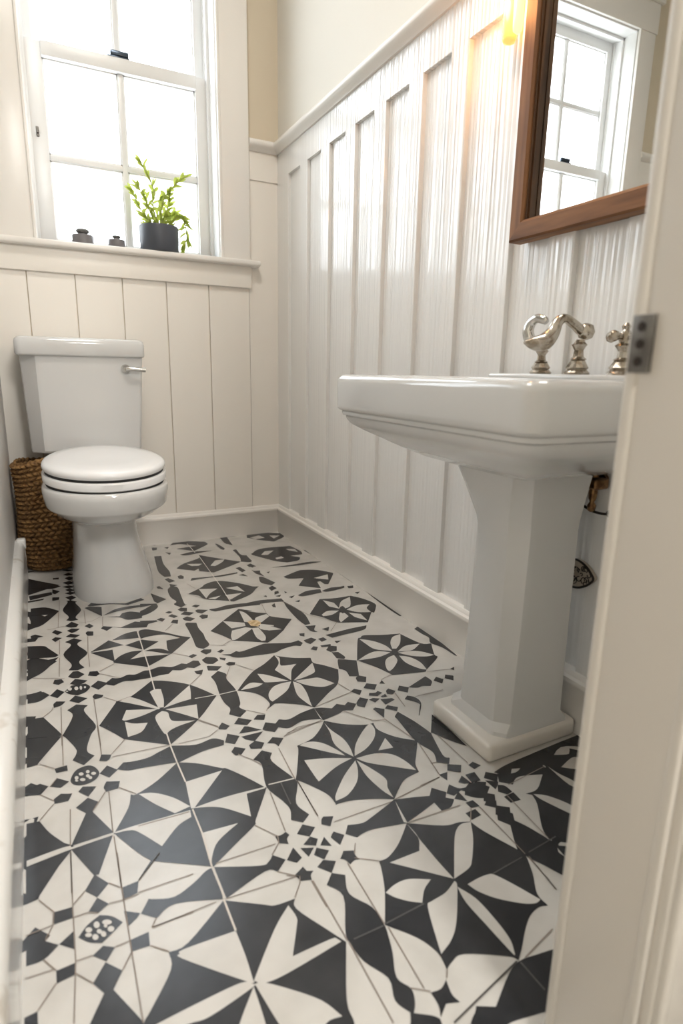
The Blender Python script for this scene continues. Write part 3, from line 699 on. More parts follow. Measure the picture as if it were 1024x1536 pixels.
def fill_floor():
    bm = B()
    x0, x1, y0, y1 = XF-0.1, 1.3, -2.6, D+0.25
    box(bm, x0, x1, y0, y1, -0.05, 0.0, mi=0)
    def smooth_poly(p):
        n = len(p); out = []
        if n < 5: return p
        def turn(i):
            a = (p[i]-p[i-1]); b = (p[(i+1) % n]-p[i])
            if a.length < 1e-6 or b.length < 1e-6: return 0
            return abs(a.angle(b))
        T = [turn(i) < math.radians(52) for i in range(n)]
        for i in range(n):
            p1, p2 = p[i], p[(i+1) % n]; p0 = p[i-1] if T[i] else p1 - (p2-p1)*0.5 ; p3 = p[(i+2) % n] if T[(i+1) % n] else p2 + (p2-p1)*0.5
            if not (T[i] or T[(i+1) % n]): out.append(p1); continue
            for j in range(4):
                t = j/4; out.append(0.5*((2*p1)+(p2-p0)*t+(2*p0-5*p1+4*p2-p3)*t*t+(3*p1-p0-3*p2+p3)*t**3))
        return out
    def add(pts, z, mi):
        ar = sum(pts[i-1].x*pts[i].y - pts[i].x*pts[i-1].y for i in range(len(pts)))
        if abs(ar) < 1e-9: return
        if ar < 0: pts = pts[::-1]
        vs = [bm.verts.new((p.x, p.y, z)) for p in pts]
        from mathutils.geometry import tessellate_polygon
        for tr in tessellate_polygon([[Vector((p.x, p.y, 0)) for p in pts]]):
            a, b_, c = [vs[i] for i in tr]
            if (b_.co-a.co).cross(c.co-a.co).z < 0: b_, c = c, b_
            try: f = bm.faces.new((a, b_, c)); f.material_index = mi
            except ValueError: pass
    def strip(pts, wd, z, mi):
        for a, b in zip(pts, pts[1:]):
            d = (b-a); L = d.length
            if L < 1e-5: continue
            s = Vector((-d.y, d.x))/L*wd/2; add([a-s, b-s, b+s, a+s], z, mi)
    rows = [l.split() for l in FLOOR.strip().split('\n')]
    MI = {'1': 1, '2': 0, '3': 1, 'T': 4}; ZZ = {'1': 0.0006, '2': 0.0009, '3': 0.0012, 'T': 0.0014}
    nlo = npoly = 0
    for r in rows:
        k = r[0]; v = [int(a)/2000 for a in r[1:]]
        if k == 'o':
            c = Vector((v[0], v[1])); A = Vector((v[2], v[3])); Bv = Vector((v[4], v[5]))
            add([c+A*cos(2*pi*i/12)+Bv*sin(2*pi*i/12) for i in range(12)], 0.0012, 0); continue
        P = [Vector((v[i], v[i+1])) for i in range(0, len(v), 2)]
        if k in 'GgLm':
            strip(P, {'G': 0.0018, 'g': 0.0025, 'L': 0.0030, 'm': 0.0022}[k], 0.0013, {'G': 2, 'g': 5, 'L': 3, 'm': 6}[k]); continue
        npoly += 1; Q = smooth_poly(P); zz = ZZ[k] + npoly*0.6e-6; cen = sum(P, Vector((0, 0)))/len(P)
        add(Q, zz, MI[k])
        # the same tiles go on under the doorway, behind the pedestal and past the half wall
        sh = []
        if 0.44 < cen.y < 0.80 and cen.x < 0.95: sh += [(0, -0.361), (0.692, 0)] if cen.x < 0.30 else [(0, -0.361)]
        if cen.x < 0.62 and 0.80 < cen.y: sh += [(-0.70, 0)]
        for dx, dy in sh:
            nlo += 1; add([q+Vector((dx, dy)) for q in Q], 0.0001 + nlo*0.6e-6 + (0.0002 if k == '2' else 0), MI[k])
    return obj_raw('floor', bm, [M['tile_c'], M['tile_k_shadow'], M['grout'], M['grout_l'], M['tan'], M['grout_d'], M['grout_m']])
struct(fill_floor())

# ------------------------------------------------------------------ walls
WX = [(0.057, 0.785), (0.057-1.190, 0.785-1.190)]; WZ = (1.270, 2.705)
bm = B()
xs = [XF-0.1, WX[1][0], WX[1][1], WX[0][0], WX[0][1], W+0.12]
T0, T1 = D+0.008, D+0.24
for i in (0, 2, 4): box(bm, xs[i], xs[i+1], T0, T1, 0, HC, mi=1)
for i in (1, 3):
    box(bm, xs[i], xs[i+1], T0, T1, 0, WZ[0], mi=1); box(bm, xs[i], xs[i+1], T0, T1, WZ[1], HC, mi=1)
gx = [0.011-0.179, 0.011, 0.185, 0.3645, 0.5430, 0.727, 0.914]
gx = [0.011-0.179*k for k in range(12, 1, -1)] + gx
for a, b in zip(gx, gx[1:]): box(bm, a+0.0016, b-0.0016, D, D+0.012, 0.05, 1.20, bev=0.0012)
box(bm, 0.914, 0.9215, D, D+0.012, 0.05, 1.20)
box(bm, 0.785, 0.9215, D-0.001, D+0.012, 1.20, 1.735)
box(bm, 0.9215, W, D, D+0.012, 1.608, 1.735, bev=0.0015)
box(bm, 0.9215, W, D+0.006, D+0.012, 0.05, 1.609)
struct(obj('wall_back', bm, [M['paint'], M['beige']]))

bm = B()
box(bm, W+0.014, W+0.14, YF0, T1, 0, HC, mi=1)
zt, zb = 1.618, 0.10
edges = [2.6386 - 0.2045*k for k in range(0, 11)]
box(bm, W, W+0.017, YF1, D+0.01, zt, 1.75, mi=0, bev=0.0015); box(bm, W+0.005, W+0.02, YF1, D+0.01, 1.74, HC, mi=1)
prev = D+0.01
for y in edges:
    box(bm, W, W+0.017, y, prev, zb, zt+0.004, mi=0, bev=0.0018); prev = max(y-0.130, YF1)
box(bm, W+0.0135, W+0.017, YF1, D+0.01, zb, zt, mi=0)
struct(obj('wall_right', bm, [M['paint_gloss'], M['cream_wall']]))

bm = B()
box(bm, XL-0.11, XL, YF1, T0, 0, 1.05, mi=0); box(bm, XL-0.13, XL+0.02, YF1, T0, 1.05, 1.075, bev=0.006, mi=0)
struct(obj('wall_left', bm, M['satin']))
bm = B(); box(bm, XF-0.1, XF, YF0, T1, 0, HC); struct(obj('wall_far_left', bm, M['cream_wall']))
bm = B()
box(bm, XF-0.1, XL-0.03, YF0, YF1, 0, HC); box(bm, XJ+0.012, W+0.14, YF0, YF1, 0, HC); box(bm, XL-0.03, XJ+0.012, YF0, YF1, 2.12, HC)
struct(obj('wall_front', bm, M['cream_wall']))
bm = B()                                    # the hall the camera stands in
box(bm, -0.85, -0.75, -2.4, YF0, 0, 2.7); box(bm, 1.15, 1.25, -2.4, YF0, 0, 2.7); box(bm, -0.85, 1.25, -2.5, -2.4, 0, 2.7); box(bm, -0.85, 1.25, -2.5, YF0, 2.7, 2.8)
struct(obj('wall_hall', bm, M['cream_wall']))
bm = B(); box(bm, XF-0.1, W+0.14, YF0, T1, HC, HC+0.1); struct(obj('ceiling', bm, M['ceil']))

# baseboards
def prof_run(bm, prof, a, b, nrm):          # profile (out, z) swept from a to b, nrm = outward direction
    a = Vector(a); b = Vector(b); nrm = Vector(nrm)
    rings = [[p + nrm*o + Vector((0, 0, z)) for o, z in prof] for p in (a, b)]
    vs = [[bm.verts.new(q) for q in r] for r in rings]; n = len(prof)
    for i in range(n):
        j = (i+1) % n; bm.faces.new((vs[0][i], vs[0][j], vs[1][j], vs[1][i]))
    bm.faces.new(vs[0][::-1]); bm.faces.new(vs[1])
base_p = [(-0.01, 0), (0.016, 0), (0.016, 0.108), (0.019, 0.112), (0.020, 0.118), (0.018, 0.124), (0.010, 0.128), (0.008, 0.134), (0.004, 0.138), (-0.019, 0.139)]
bm = B(); prof_run(bm, base_p, (XL, D, 0), (W, D, 0), (0, -1, 0)); struct(obj('baseboard_back', bm, M['trim'], smooth=40))
bm = B(); prof_run(bm, base_p, (W, YF1, 0), (W, D, 0), (-1, 0, 0)); struct(obj('baseboard_right', bm, M['trim'], smooth=40))
bm = B()
lp = [(-0.01, 0), (0.032, 0), (0.032, 0.060), (0.030, 0.112), (0.031, 0.118), (0.031, 0.128), (0.028, 0.138), (0.022, 0.145), (0.012, 0.149), (-0.01, 0.150)]
prof_run(bm, lp, (XL, YF1, 0), (XL, 2.50, 0), (1, 0, 0))
box(bm, XL+0.004, XL+0.036, 2.470, 2.506, 0.118, 0.158, bev=0.007); box(bm, XL+0.004, XL+0.032, 2.485, 2.505, 0, 0.13, bev=0.003)
struct(obj('baseboard_left', bm, M['trim_left'], smooth=40))

# chair rails, apron, casings
rail_p = [(-0.005, 0), (0.008, 0.0), (0.012, 0.006), (0.022, 0.012), (0.030, 0.020), (0.033, 0.028), (0.031, 0.036), (0.024, 0.042), (-0.005, 0.044)]
bm = B(); prof_run(bm, rail_p, (W, YF1, 1.722), (W, D, 1.722), (-1, 0, 0)); struct(obj('trim_1', bm, M['trim'], smooth=40))
bm = B(); prof_run(bm, rail_p, (0.915, D, 1.722), (W, D, 1.722), (0, -1, 0)); struct(obj('trim_2', bm, M['trim'], smooth=40))
bm = B(); prof_run(bm, rail_p, (XF, D, 2.06), (-1.26, D, 2.06), (0, -1, 0)); box(bm, XF, -1.26, D-0.004, D+0.01, 1.90, 2.06); struct(obj('trim_3', bm, M['trim'], smooth=40))
bm = B(); prof_run(bm, lp[:], (XF, D, 0), (XL-0.11, D, 0), (0, -1, 0)); struct(obj('trim_4', bm, M['trim'], smooth=40))

def window(n, x0, x1):
    g = bpy.data.objects.new('window_%d' % n, None); C.objects.link(g); g.location = ((x0+x1)/2, D, WZ[0]); struct(g); bpy.context.view_layer.update()
    z0, z1 = WZ; cw = 0.130
    bm = B()                                   # casing boards and stool
    box(bm, x1, x1+cw, D-0.020, D+0.01, z0, z1+0.001, bev=0.003)
    box(bm, x0-cw, x0, D-0.020, D+0.01, z0, z1+0.001, bev=0.003)
    box(bm, x0-cw-0.01, x1+cw+0.01, D-0.024, D+0.01, z1, z1+0.15, bev=0.003)
    box(bm, x0-cw-0.03, x1+cw+0.03, D-0.04, D+0.01, z1+0.15, z1+0.175, bev=0.005)
    for k in range(2):                         # bead along the inner edge of the casing
        s = (x0-0.008, x0+0.004) if k == 0 else (x1-0.004, x1+0.008)
        box(bm, s[0], s[1], D-0.026, D-0.01, z0, z1, bev=0.004)
    obj('casing', bm, M['trim'], g, smooth=40)
    bm = B()
    ex = x1+cw+0.040 if n == 1 else x1+cw
    box(bm, x0-cw-0.04, ex, D-0.050, D+0.155, z0-0.024, z0, bev=0.008)
    obj('sill', bm, M['trim'], g, smooth=40)
    bm = B(); box(bm, x0-cw-0.03, ex-0.035, D-0.016, D+0.005, z0-0.115, z0-0.02, bev=0.002); obj('apron', bm, M['paint'], g, smooth=40)
    bm = B()                                   # jamb lining with stops and parting beads
    for s in (0, 1):
        xa = x0 if s == 0 else x1; q = 1 if s == 0 else -1
        def bx(a, b, ya, yb, bev=0.002): box(bm, min(xa+q*a, xa+q*b), max(xa+q*a, xa+q*b), ya, yb, z0-0.01, z1+0.01, bev=bev)
        bx(-0.01, 0.008, D-0.005, D+0.23); bx(0.0, 0.020, D+0.078, D+0.100); bx(0.0, 0.014, D+0.142, D+0.152); bx(0.0, 0.03, D+0.20, D+0.23)
    box(bm, x0, x1, D-0.005, D+0.23, z1-0.008, z1+0.01); box(bm, x0, x1, D+0.078, D+0.100, z1-0.022, z1); box(bm, x0, x1, D+0.14, D+0.24, z0-0.03, z0+0.012)
    obj('jamb_lining', bm, M['sash'], g, smooth=40)
    def sash(name, ya, yb, za, zb, bot, top, gl, gr):
        bm = B(); xc = (x0+0.42-0.057)
        a, b = x0+0.012, x1-0.012
        box(bm, a, gl, ya, yb, za, zb, bev=0.002); box(bm, gr, b, ya, yb, za, zb, bev=0.002)
        box(bm, gl-0.002, gr+0.002, ya, yb, za, za+bot, bev=0.002); box(bm, gl-0.002, gr+0.002, ya-(0.012 if name == 'lower_sash' else 0), yb, zb-top, zb, bev=0.002)
        zm = (za+bot+zb-top)/2 - (0.022 if name == 'lower_sash' else 0)
        box(bm, xc-0.011, xc+0.011, ya+0.008, yb-0.006, za+bot, zb-top, bev=0.003); box(bm, gl, gr, ya+0.009, yb-0.007, zm-0.011, zm+0.011, bev=0.003)
        for (p, q_) in ((gl, xc-0.011), (xc+0.011, gr)):   # glazing bead
            for (r, s) in ((za+bot, zm-0.011), (zm+0.011, zb-top)):
                t = 0.005
                box(bm, p, p+t, ya+0.014, yb-0.01, r, s); box(bm, q_-t, q_, ya+0.014, yb-0.01, r, s); box(bm, p, q_, ya+0.014, yb-0.01, r, r+t); box(bm, p, q_, ya+0.014, yb-0.01, s-t, s)
        so = obj(name, bm, M['sash'], g, smooth=40)
        bm = B(); ym = (ya+yb)/2+0.004
        f = bm.faces.new([bm.verts.new(p) for p in ((gl, ym, za+bot), (gr, ym, za+bot), (gr, ym, zb-top), (gl, ym, zb-top))])
        obj('panes', bm, M['glass'], so)
        return so
    sash('lower_sash', D+0.100, D+0.140, z0+0.004, 1.997, 0.024, 0.050, x0+0.078, x1-0.064)
    sash('upper_sash', D+0.152, D+0.192, 1.955, z1-0.004, 0.05, 0.055, x0+0.052, x1-0.052)
    xl = x0+0.358
    bm = B()
    box(bm, xl-0.042, xl+0.042, D+0.090, D+0.128, 1.996, 2.003, bev=0.002); lathe(bm, [(0.016, 0), (0.017, 0.010), (0.012, 0.016), (0.004, 0.018)], (xl-0.01, D+0.108, 2.003))
    box(bm, xl-0.030, xl+0.040, D+0.088, D+0.104, 2.004, 2.022, bev=0.004)
    lk = obj('sash_latch', bm, mat('blued_steel_latch', (0.07, 0.09, 0.12), 0.25, 0.8), g, smooth=40); lk['label'] = 'dark blue steel sash latch'
    if n == 1:
        bm = B(); box(bm, 0.094, 0.104, D+0.094, D+0.102, 1.665, 1.700, bev=0.002); box(bm, 0.096, 0.102, D+0.088, D+0.098, 1.675, 1.690, bev=0.002)
        obj('stile_catch', bm, M['steel'], g)
window(1, *WX[0]); window(2, *WX[1])

# doorway the camera looks through: reveal, beads, strike plate
def doorway():
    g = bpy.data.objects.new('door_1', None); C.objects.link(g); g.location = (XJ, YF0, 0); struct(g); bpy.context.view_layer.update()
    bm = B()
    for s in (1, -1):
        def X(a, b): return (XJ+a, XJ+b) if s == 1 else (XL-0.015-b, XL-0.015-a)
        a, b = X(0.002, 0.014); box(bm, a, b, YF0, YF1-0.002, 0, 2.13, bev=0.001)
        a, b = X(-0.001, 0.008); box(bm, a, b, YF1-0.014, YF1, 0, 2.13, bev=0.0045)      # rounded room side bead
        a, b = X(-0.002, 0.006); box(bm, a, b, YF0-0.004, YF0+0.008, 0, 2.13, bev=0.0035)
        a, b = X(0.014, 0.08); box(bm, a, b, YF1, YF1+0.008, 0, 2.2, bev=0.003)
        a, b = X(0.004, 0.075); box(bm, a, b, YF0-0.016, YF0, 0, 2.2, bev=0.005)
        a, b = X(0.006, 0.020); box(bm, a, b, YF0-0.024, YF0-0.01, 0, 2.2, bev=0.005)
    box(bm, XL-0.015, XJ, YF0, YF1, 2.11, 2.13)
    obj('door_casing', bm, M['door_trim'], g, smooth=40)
    bm = B(); box(bm, XJ-0.0025, XJ+0.002, 0.3640, 0.3860, 0.803, 0.8535, bev=0.0012)
    pl = obj('hinge_leaf', bm, M['steel'], g, smooth=40); pl['label'] = 'dull dark steel hinge plate'
    for z in (0.813, 0.828, 0.843):
        bm = B(); lathe(bm, [(0.0042, -0.0034), (0.0040, -0.0030), (0.0015, -0.0024)], (XJ, 0.3750, z), 16, 'X'); obj('screw', bm, M['iron'], pl)
doorway()

# hazy ground and low hills outside
bm = B()
nx, ny = 80, 24; V = []
rnd = random.Random(3)
for j in range(ny):
    row = []
    for i in range(nx):
        x = -60+120*i/(nx-1); y = 9+70*j/(ny-1)
        z = -3.0 + 5.2*max(0, (y-14)/65) + 0.9*sin(x*0.33+j)*min(1, j/6) + 0.8*rnd.random()*min(1, j/5)
        row.append(bm.verts.new((x, y, z)))
    V.append(row)
for j in range(ny-1):
    for i in range(nx-1): bm.faces.new((V[j][i], V[j][i+1], V[j+1][i+1], V[j+1][i]))
struct(obj('ground_outside', bm, M['hill'], smooth=80))

# ------------------------------------------------------------------ section shapes
def rrect(x0, x1, y0, y1, r, z, k=6):
    pts = []
    for cx, cy, a0 in ((x1-r, y1-r, 0), (x0+r, y1-r, pi/2), (x0+r, y0+r, pi), (x1-r, y0+r, 1.5*pi)):
        for i in range(k+1):
            a = a0+pi/2*i/k; pts.append((cx+r*cos(a), cy+r*sin(a), z))
    return pts
def egg(cx, cy, rx, rf, rb, z, n=56, e=2.0, tilt=0.0):      # front is -y, back is +y
    pts = []
    for i in range(n):
        a = 2*pi*i/n; c, s = cos(a), sin(a)
        x = rx*math.copysign(abs(c)**(2/e), c); y = (rb if s > 0 else rf)*math.copysign(abs(s)**(2/e), s)
        pts.append((cx+x, cy+y, z + tilt*(y+rf)))
    return pts

# ------------------------------------------------------------------ toilet
t = thing('toilet', 'white two-piece toilet with closed lid standing in front of the panelled back wall', 'toilet', (0.195, 2.3, 0))
cx = 0.190
bm = B()
prof = [ # z, cx, cy, rx, rf, rb, exponent
 (0.000, 0.204, 2.30, 0.140, 0.215, 0.22, 2.6), (0.012, 0.204, 2.30, 0.141, 0.216, 0.22, 2.6), (0.050, 0.202, 2.30, 0.136, 0.211, 0.22, 2.6),
 (0.120, 0.197, 2.30, 0.123, 0.200, 0.22, 2.5), (0.200, 0.190, 2.30, 0.110, 0.190, 0.22, 2.4), (0.262, 0.188, 2.29, 0.107, 0.184, 0.23, 2.3),
 (0.275, 0.188, 2.28, 0.110, 0.186, 0.24, 2.2), (0.288, 0.188, 2.25, 0.120, 0.195, 0.26, 2.1), (0.305, 0.188, 2.20, 0.140, 0.210, 0.28, 2.1), (0.325, 0.188, 2.16, 0.162, 0.222, 0.32, 2.1),
 (0.345, 0.189, 2.14, 0.180, 0.232, 0.34, 2.1), (0.352, 0.189, 2.13, 0.187, 0.234, 0.35, 2.1), (0.358, 0.189, 2.125, 0.190, 0.236, 0.355, 2.1), (0.400, 0.189, 2.12, 0.197, 0.240, 0.36, 2.1),
 (0.418, 0.189, 2.12, 0.196, 0.239, 0.36, 2.1), (0.424, 0.189, 2.12, 0.190, 0.233, 0.355, 2.1)]
loft(bm, [egg(c, y, rx, rf, rb, z, e=e) for z, c, y, rx, rf, rb, e in prof])
obj('bowl', bm, M['porcelain'], t, smooth=50)
bm = B(); box(bm, 0.142, 0.345, 2.40, 2.70, 0.30, 0.480, bev=0.025); obj('tank_deck', bm, M['porcelain'], t, smooth=50)
TL = 0.10
bm = B()
sp = [(0.428, 0.186, .230), (0.432, 0.192, .236), (0.452, 0.193, .238), (0.456, 0.190, .234)]
loft(bm, [egg(0.189, 2.12, rx, rf, 0.300, z, tilt=0.035) for z, rx, rf in sp]); st = obj('seat', bm, M['seat'], t, smooth=50)
bm = B(); loft(bm, [egg(0.189, 2.12, 0.184, .228, 0.29, z, tilt=0.035) for z in (0.418, 0.432)]); loft(bm, [egg(0.189, 2.12, 0.184, .226, 0.285, z, tilt=0.04) for z in (0.452, 0.466)])
obj('seat_gap_fill', bm, M['gap'], t)  # near-black layers filling the gaps under seat and lid
bm = B()
lp_ = [(0.463, 0.180, .224, .28), (0.465, 0.188, .232, .288), (0.470, 0.1915, .2355, .292), (0.478, 0.1915, .2355, .292), (0.4845, 0.188, .231, .288), (0.489, 0.180, .220, .277), (0.493, 0.150, .185, .24), (0.496, 0.10, .12, .16), (0.497, 0.03, .04, .05)]
loft(bm, [egg(0.189, 2.12, rx, rf, rb, z, tilt=0.045) for z, rx, rf, rb in lp_]); obj('lid', bm, M['seat'], t, smooth=60)
def tank_ring(x0, x1, y0, y1, ch, r, z):      # chamfered front left corner, rounded front right one
    p = [(x0, y1, z), (x0, y0+ch*1.2, z), (x0+ch*0.06, y0+ch, z), (x0+ch*0.94, y0+0.004, z), (x0+ch*1.2, y0, z)]
    for i in range(6):
        a = pi*1.5 + pi/2*i/5; p.append((x1-r+r*cos(a), y0+r+r*sin(a), z))
    p.append((x1, y1, z)); return p
bm = B()
loft(bm, [tank_ring(-0.026, 0.366, 2.512, 2.735, 0.045, 0.012, 0.474), tank_ring(-0.028, 0.367, 2.507, 2.735, 0.047, 0.012, 0.482), tank_ring(-0.040, 0.388, 2.498, 2.735, 0.055, 0.014, 0.834)])
obj('tank', bm, M['porcelain'], t, smooth=25)
bm = B()
def lr(g, z): return rrect(-0.052-g, 0.396+g, 2.482-g, 2.742, 0.022, z)
loft(bm, [lr(-0.010, 0.833), lr(-0.003, 0.835), lr(0.0, 0.840), lr(0.0, 0.880), lr(-0.003, 0.892), lr(-0.010, 0.898), lr(-0.020, 0.900)])
obj('tank_lid', bm, M['porcelain'], t, smooth=50)
bm = B()
lathe(bm, [(0.016, 0.0), (0.017, -0.006), (0.012, -0.012), (0.008, -0.020)], (0.322, 2.4995, 0.790), 20, 'Y')
tube(bm, [(0.322, 2.478, 0.790), (0.340, 2.474, 0.791), (0.365, 2.472, 0.790), (0.392, 2.472, 0.788)], [0.009, 0.0085, 0.0085, 0.010])
lv = obj('flush_lever', bm, M['chrome'], t, smooth=50); lv['label'] = 'chrome flush lever'

# ------------------------------------------------------------------ jute basket behind the toilet
def basket():
    t = thing('basket', 'brown braided jute basket tucked in the corner beside the toilet', 'basket', (0.012, 2.625, 0))
    bm = B(); nz_, na = 340, 300; rows, st = 24, 30
    cx_, cy_, H = 0.012, 2.617, 0.432
    ring = []
    for i in range(nz_+1):
        u = i/nz_; z = 0.004 + u*H
        base = 0.098 + 0.012*sin(min(1, u*2.6)*pi/2) - 0.012*max(0, 0.06-u)/0.06 + 0.004*sin(u*7)
        row = []
        for k in range(na):
            a = 2*pi*k/na; rr = u*rows; fr = rr-math.floor(rr); s = a/(2*pi)*st + (0.5 if int(rr) % 2 else 0)
            # each stitch is a slanted plump loop
            q = s + (fr-0.5)*0.55*(1 if int(rr) % 2 else -1)
            b = 0.0145*(abs(sin(pi*fr))**0.8)*(0.08+0.92*abs(sin(pi*q))**0.8)
            r = base + b
            wob = 1+0.018*sin(3*a+1)+0.012*sin(5*a+u*4)
            zz = z + (0.012*sin(a*1.0+2.2) + 0.006*sin(3*a))*u
            row.append(Vector((cx_+min(r*wob, 9)*cos(a)*0.99, cy_+r*wob*sin(a), zz)))
        ring.append(row)
    for i in range(12):                          # rim rolling inwards, then the inside wall
        a_ = pi*i/11; row = []
        for k in range(na):
            p = ring[nz_][k]; a = 2*pi*k/na; o = Vector((-cos(a), -sin(a), 0)); row.append(p + o*(0.006*(1-cos(a_))) + Vector((0, 0, 0.008*sin(a_)+0.002*sin(a*st))))
        ring.append(row)
    last = ring[-1]
    for i in range(1, 90):
        u = i/89; row = []
        for k in range(na):
            a = 2*pi*k/na; p = last[k]; b = 0.004*abs(sin(pi*u*rows))*(0.4+0.6*abs(sin(pi*(a/(2*pi)*st+u*rows*0.5)))); row.append(p + Vector((cos(a)*b-cos(a)*0.010*u, sin(a)*b-sin(a)*0.010*u, -0.42*u)))
        ring.append(row)
    loft(bm, ring)
    obj('woven_body', bm, M['jute'], t)
    return t
basket()

# ------------------------------------------------------------------ pedestal sink
s = thing('pedestal_sink', 'white rectangular pedestal sink mounted on the fluted right wall', 'sink', (0.9, 0.92, 0))
X0, Y0, Y1, XW = 0.600, 0.612, 1.232, 1.050
bm = B()
def br(i, z, r=0.028, ix=None): return rrect(X0+(ix if ix is not None else i), XW, Y0+i, Y1-i, r, z, 8)
body = [(0.215, .606, .02, .200), (0.185, .612, .03, .180), (0.145, .624, .03, .140), (0.105, .642, .035, .100), (0.070, .660, .035, .066), (0.040, .675, .035, .038), (0.024, .686, .033, .022), (0.017, .695, .031, .016), (0.0145, .701, .03, .014),
        (0.0160, .703, .03, .0155), (0.0100, .7045, .03, .0095), (0.0080, .709, .03, .0075), (0.0080, .712, .03, .0075), (0.0092, .7135, .03, .009), (0.0030, .716, .03, .003), (0.0005, .720, .03, .0), (0.0, .728, .03, .0), (-0.001, .776, .031, -.001), (0.001, .784, .030, .001), (0.006, .790, .030, .006), (0.014, .7925, .028, .014)]
rings = [br(i, z, r, ix) for i, z, r, ix in body]
# inner bowl
def bowl_ring(i, z, r): return rrect(X0+0.045+i, 0.905-i*0.7, Y0+0.050+i, Y1-0.050-i, r, z, 8)
rings += [bowl_ring(-0.004, .792, .05), bowl_ring(0.0, .790, .052), bowl_ring(0.006, .780, .055), bowl_ring(0.020, .740, .06), bowl_ring(0.045, .690, .07), bowl_ring(0.085, .662, .05), bowl_ring(0.12, .655, .02)]
loft(bm, rings)
obj('basin', bm, M['porcelain'], s, smooth=38)
bm = B(); box(bm, 0.928, XW-0.002, Y0+0.045, Y1-0.130, 0.786, 0.8015, bev=0.006); obj('tap_ledge', bm, M['porcelain'], s, smooth=50)
bm = B()
def pr(x0, x1, y0, y1, c, z):               # octagonal chamfered column section
    return [(x1, y0, z), (x1, y1, z), (x0+c, y1, z), (x0+c*0.15, y1-c*0.85, z), (x0, y1-c*1.25, z), (x0, y0+c*1.5, z), (x0+c*0.15, y0+c*1.1, z), (x0+c*1.1, y0+c*0.12, z), (x0+c*1.5, y0, z)]
loft(bm, [pr(0.812, 1.005, 0.842, 1.030, 0.020, 0.040), pr(0.813, 1.004, 0.843, 1.029, 0.020, 0.052), pr(0.820, 0.992, 0.848, 1.012, 0.026, 0.068), pr(0.824, 0.990, 0.851, 1.010, 0.030, 0.30), pr(0.826, 0.990, 0.853, 1.010, 0.032, 0.485),
          pr(0.824, 0.991, 0.852, 1.014, 0.032, 0.505), pr(0.818, 0.998, 0.846, 1.052, 0.030, 0.570), pr(0.812, 1.002, 0.838, 1.085, 0.028, 0.622)])
obj('pedestal', bm, M['porcelain'], s, smooth=22)
bm = B(); box(bm, 0.782, 1.033, 0.835, 1.043, 0.0, 0.043, bev=0.011)
pb = obj('plinth', bm, mat('cream_painted_plinth', (0.78, 0.74, 0.68), 0.3), s, smooth=50); pb['label'] = 'cream square plinth'

# ------------------------------------------------------------------ taps
FX = 0.966; ZD = 0.8005
def post(bm, y, z1, k=1.0):
    h = z1-ZD
    lathe(bm, [(0.023*k, 0), (0.024*k, 0.004), (0.018*k, 0.010), (0.021*k, 0.014), (0.013*k, 0.24*h+0.012), (0.016*k, 0.45*h), (0.010*k, 0.52*h), (0.0085*k, 0.70*h), (0.012*k, 0.80*h), (0.015*k, 0.86*h), (0.010*k, 0.93*h), (0.009*k, h)], (FX, y, ZD), 10)
t = thing('spout', 'aged nickel swan-neck spout on a fluted post at the back of the sink', 'faucet', (FX, 0.880, ZD))
bm = B(); post(bm, 0.880, 0.868, 1.05); obj('post', bm, M['nickel'], t, smooth=25)
bm = B()
tube(bm, [(0.984, 0.885, 0.884), (0.973, 0.885, 0.885), (0.950, 0.885, 0.897), (0.926, 0.885, 0.906), (0.907, 0.885, 0.898), (0.895, 0.885, 0.876), (0.876, 0.885, 0.860), (0.851, 0.885, 0.857), (0.828, 0.885, 0.858)],
     [0.008, 0.010, 0.0090, 0.0085, 0.0105, 0.014, 0.0165, 0.0125, 0.003], 18)
lathe(bm, [(0.004, -0.016), (0.013, -0.012), (0.017, 0), (0.013, 0.012), (0.004, 0.016)], (0.982, 0.882, 0.884), 18)
obj('swan_neck', bm, M['nickel'], t, smooth=50)
t = thing('lever_tap', 'nickel tap with curved grey lever, farthest from the doorway on the sink', 'tap', (FX, 0.978, ZD), 'sink taps')
bm = B(); post(bm, 0.978, 0.856, 0.95); obj('post', bm, M['nickel'], t, smooth=25)
bm = B()
tube(bm, [(FX, 0.978, 0.853), (0.950, 0.978, 0.860), (0.932, 0.978, 0.868), (0.928, 0.984, 0.886), (0.930, 0.979, 0.903), (0.931, 0.964, 0.911), (0.932, 0.946, 0.907), (0.933, 0.940, 0.902)], [0.008, 0.009, 0.012, 0.0115, 0.010, 0.0095, 0.0085, 0.006], 16)
obj('lever', bm, M['chrome'], t, smooth=50)
t = thing('cross_tap', 'aged nickel cross-handle tap, nearest the doorway on the sink', 'tap', (FX, 0.777, ZD), 'sink taps')
bm = B(); post(bm, 0.777, 0.862, 1.1); obj('post', bm, M['nickel'], t, smooth=25)
bm = B()
for dx, dy in ((1, 0), (0, 1)):
    tube(bm, [(FX-0.024*dx, 0.777-0.024*dy, 0.870), (FX+0.024*dx, 0.777+0.024*dy, 0.870)], 0.0055, 12)
    for q in (-1, 1): lathe(bm, [(0.002, -0.010), (0.008, -0.007), (0.010, 0), (0.008, 0.007), (0.002, 0.010)], (FX+q*0.030*dx, 0.777+q*0.030*dy, 0.870), 14)
lathe(bm, [(0.010, -0.010), (0.012, 0), (0.009, 0.008), (0.006, 0.012), (0.008, 0.018), (0.003, 0.024)], (FX, 0.777, 0.870), 14)
obj('cross_handle', bm, M['nickel'], t, smooth=50)

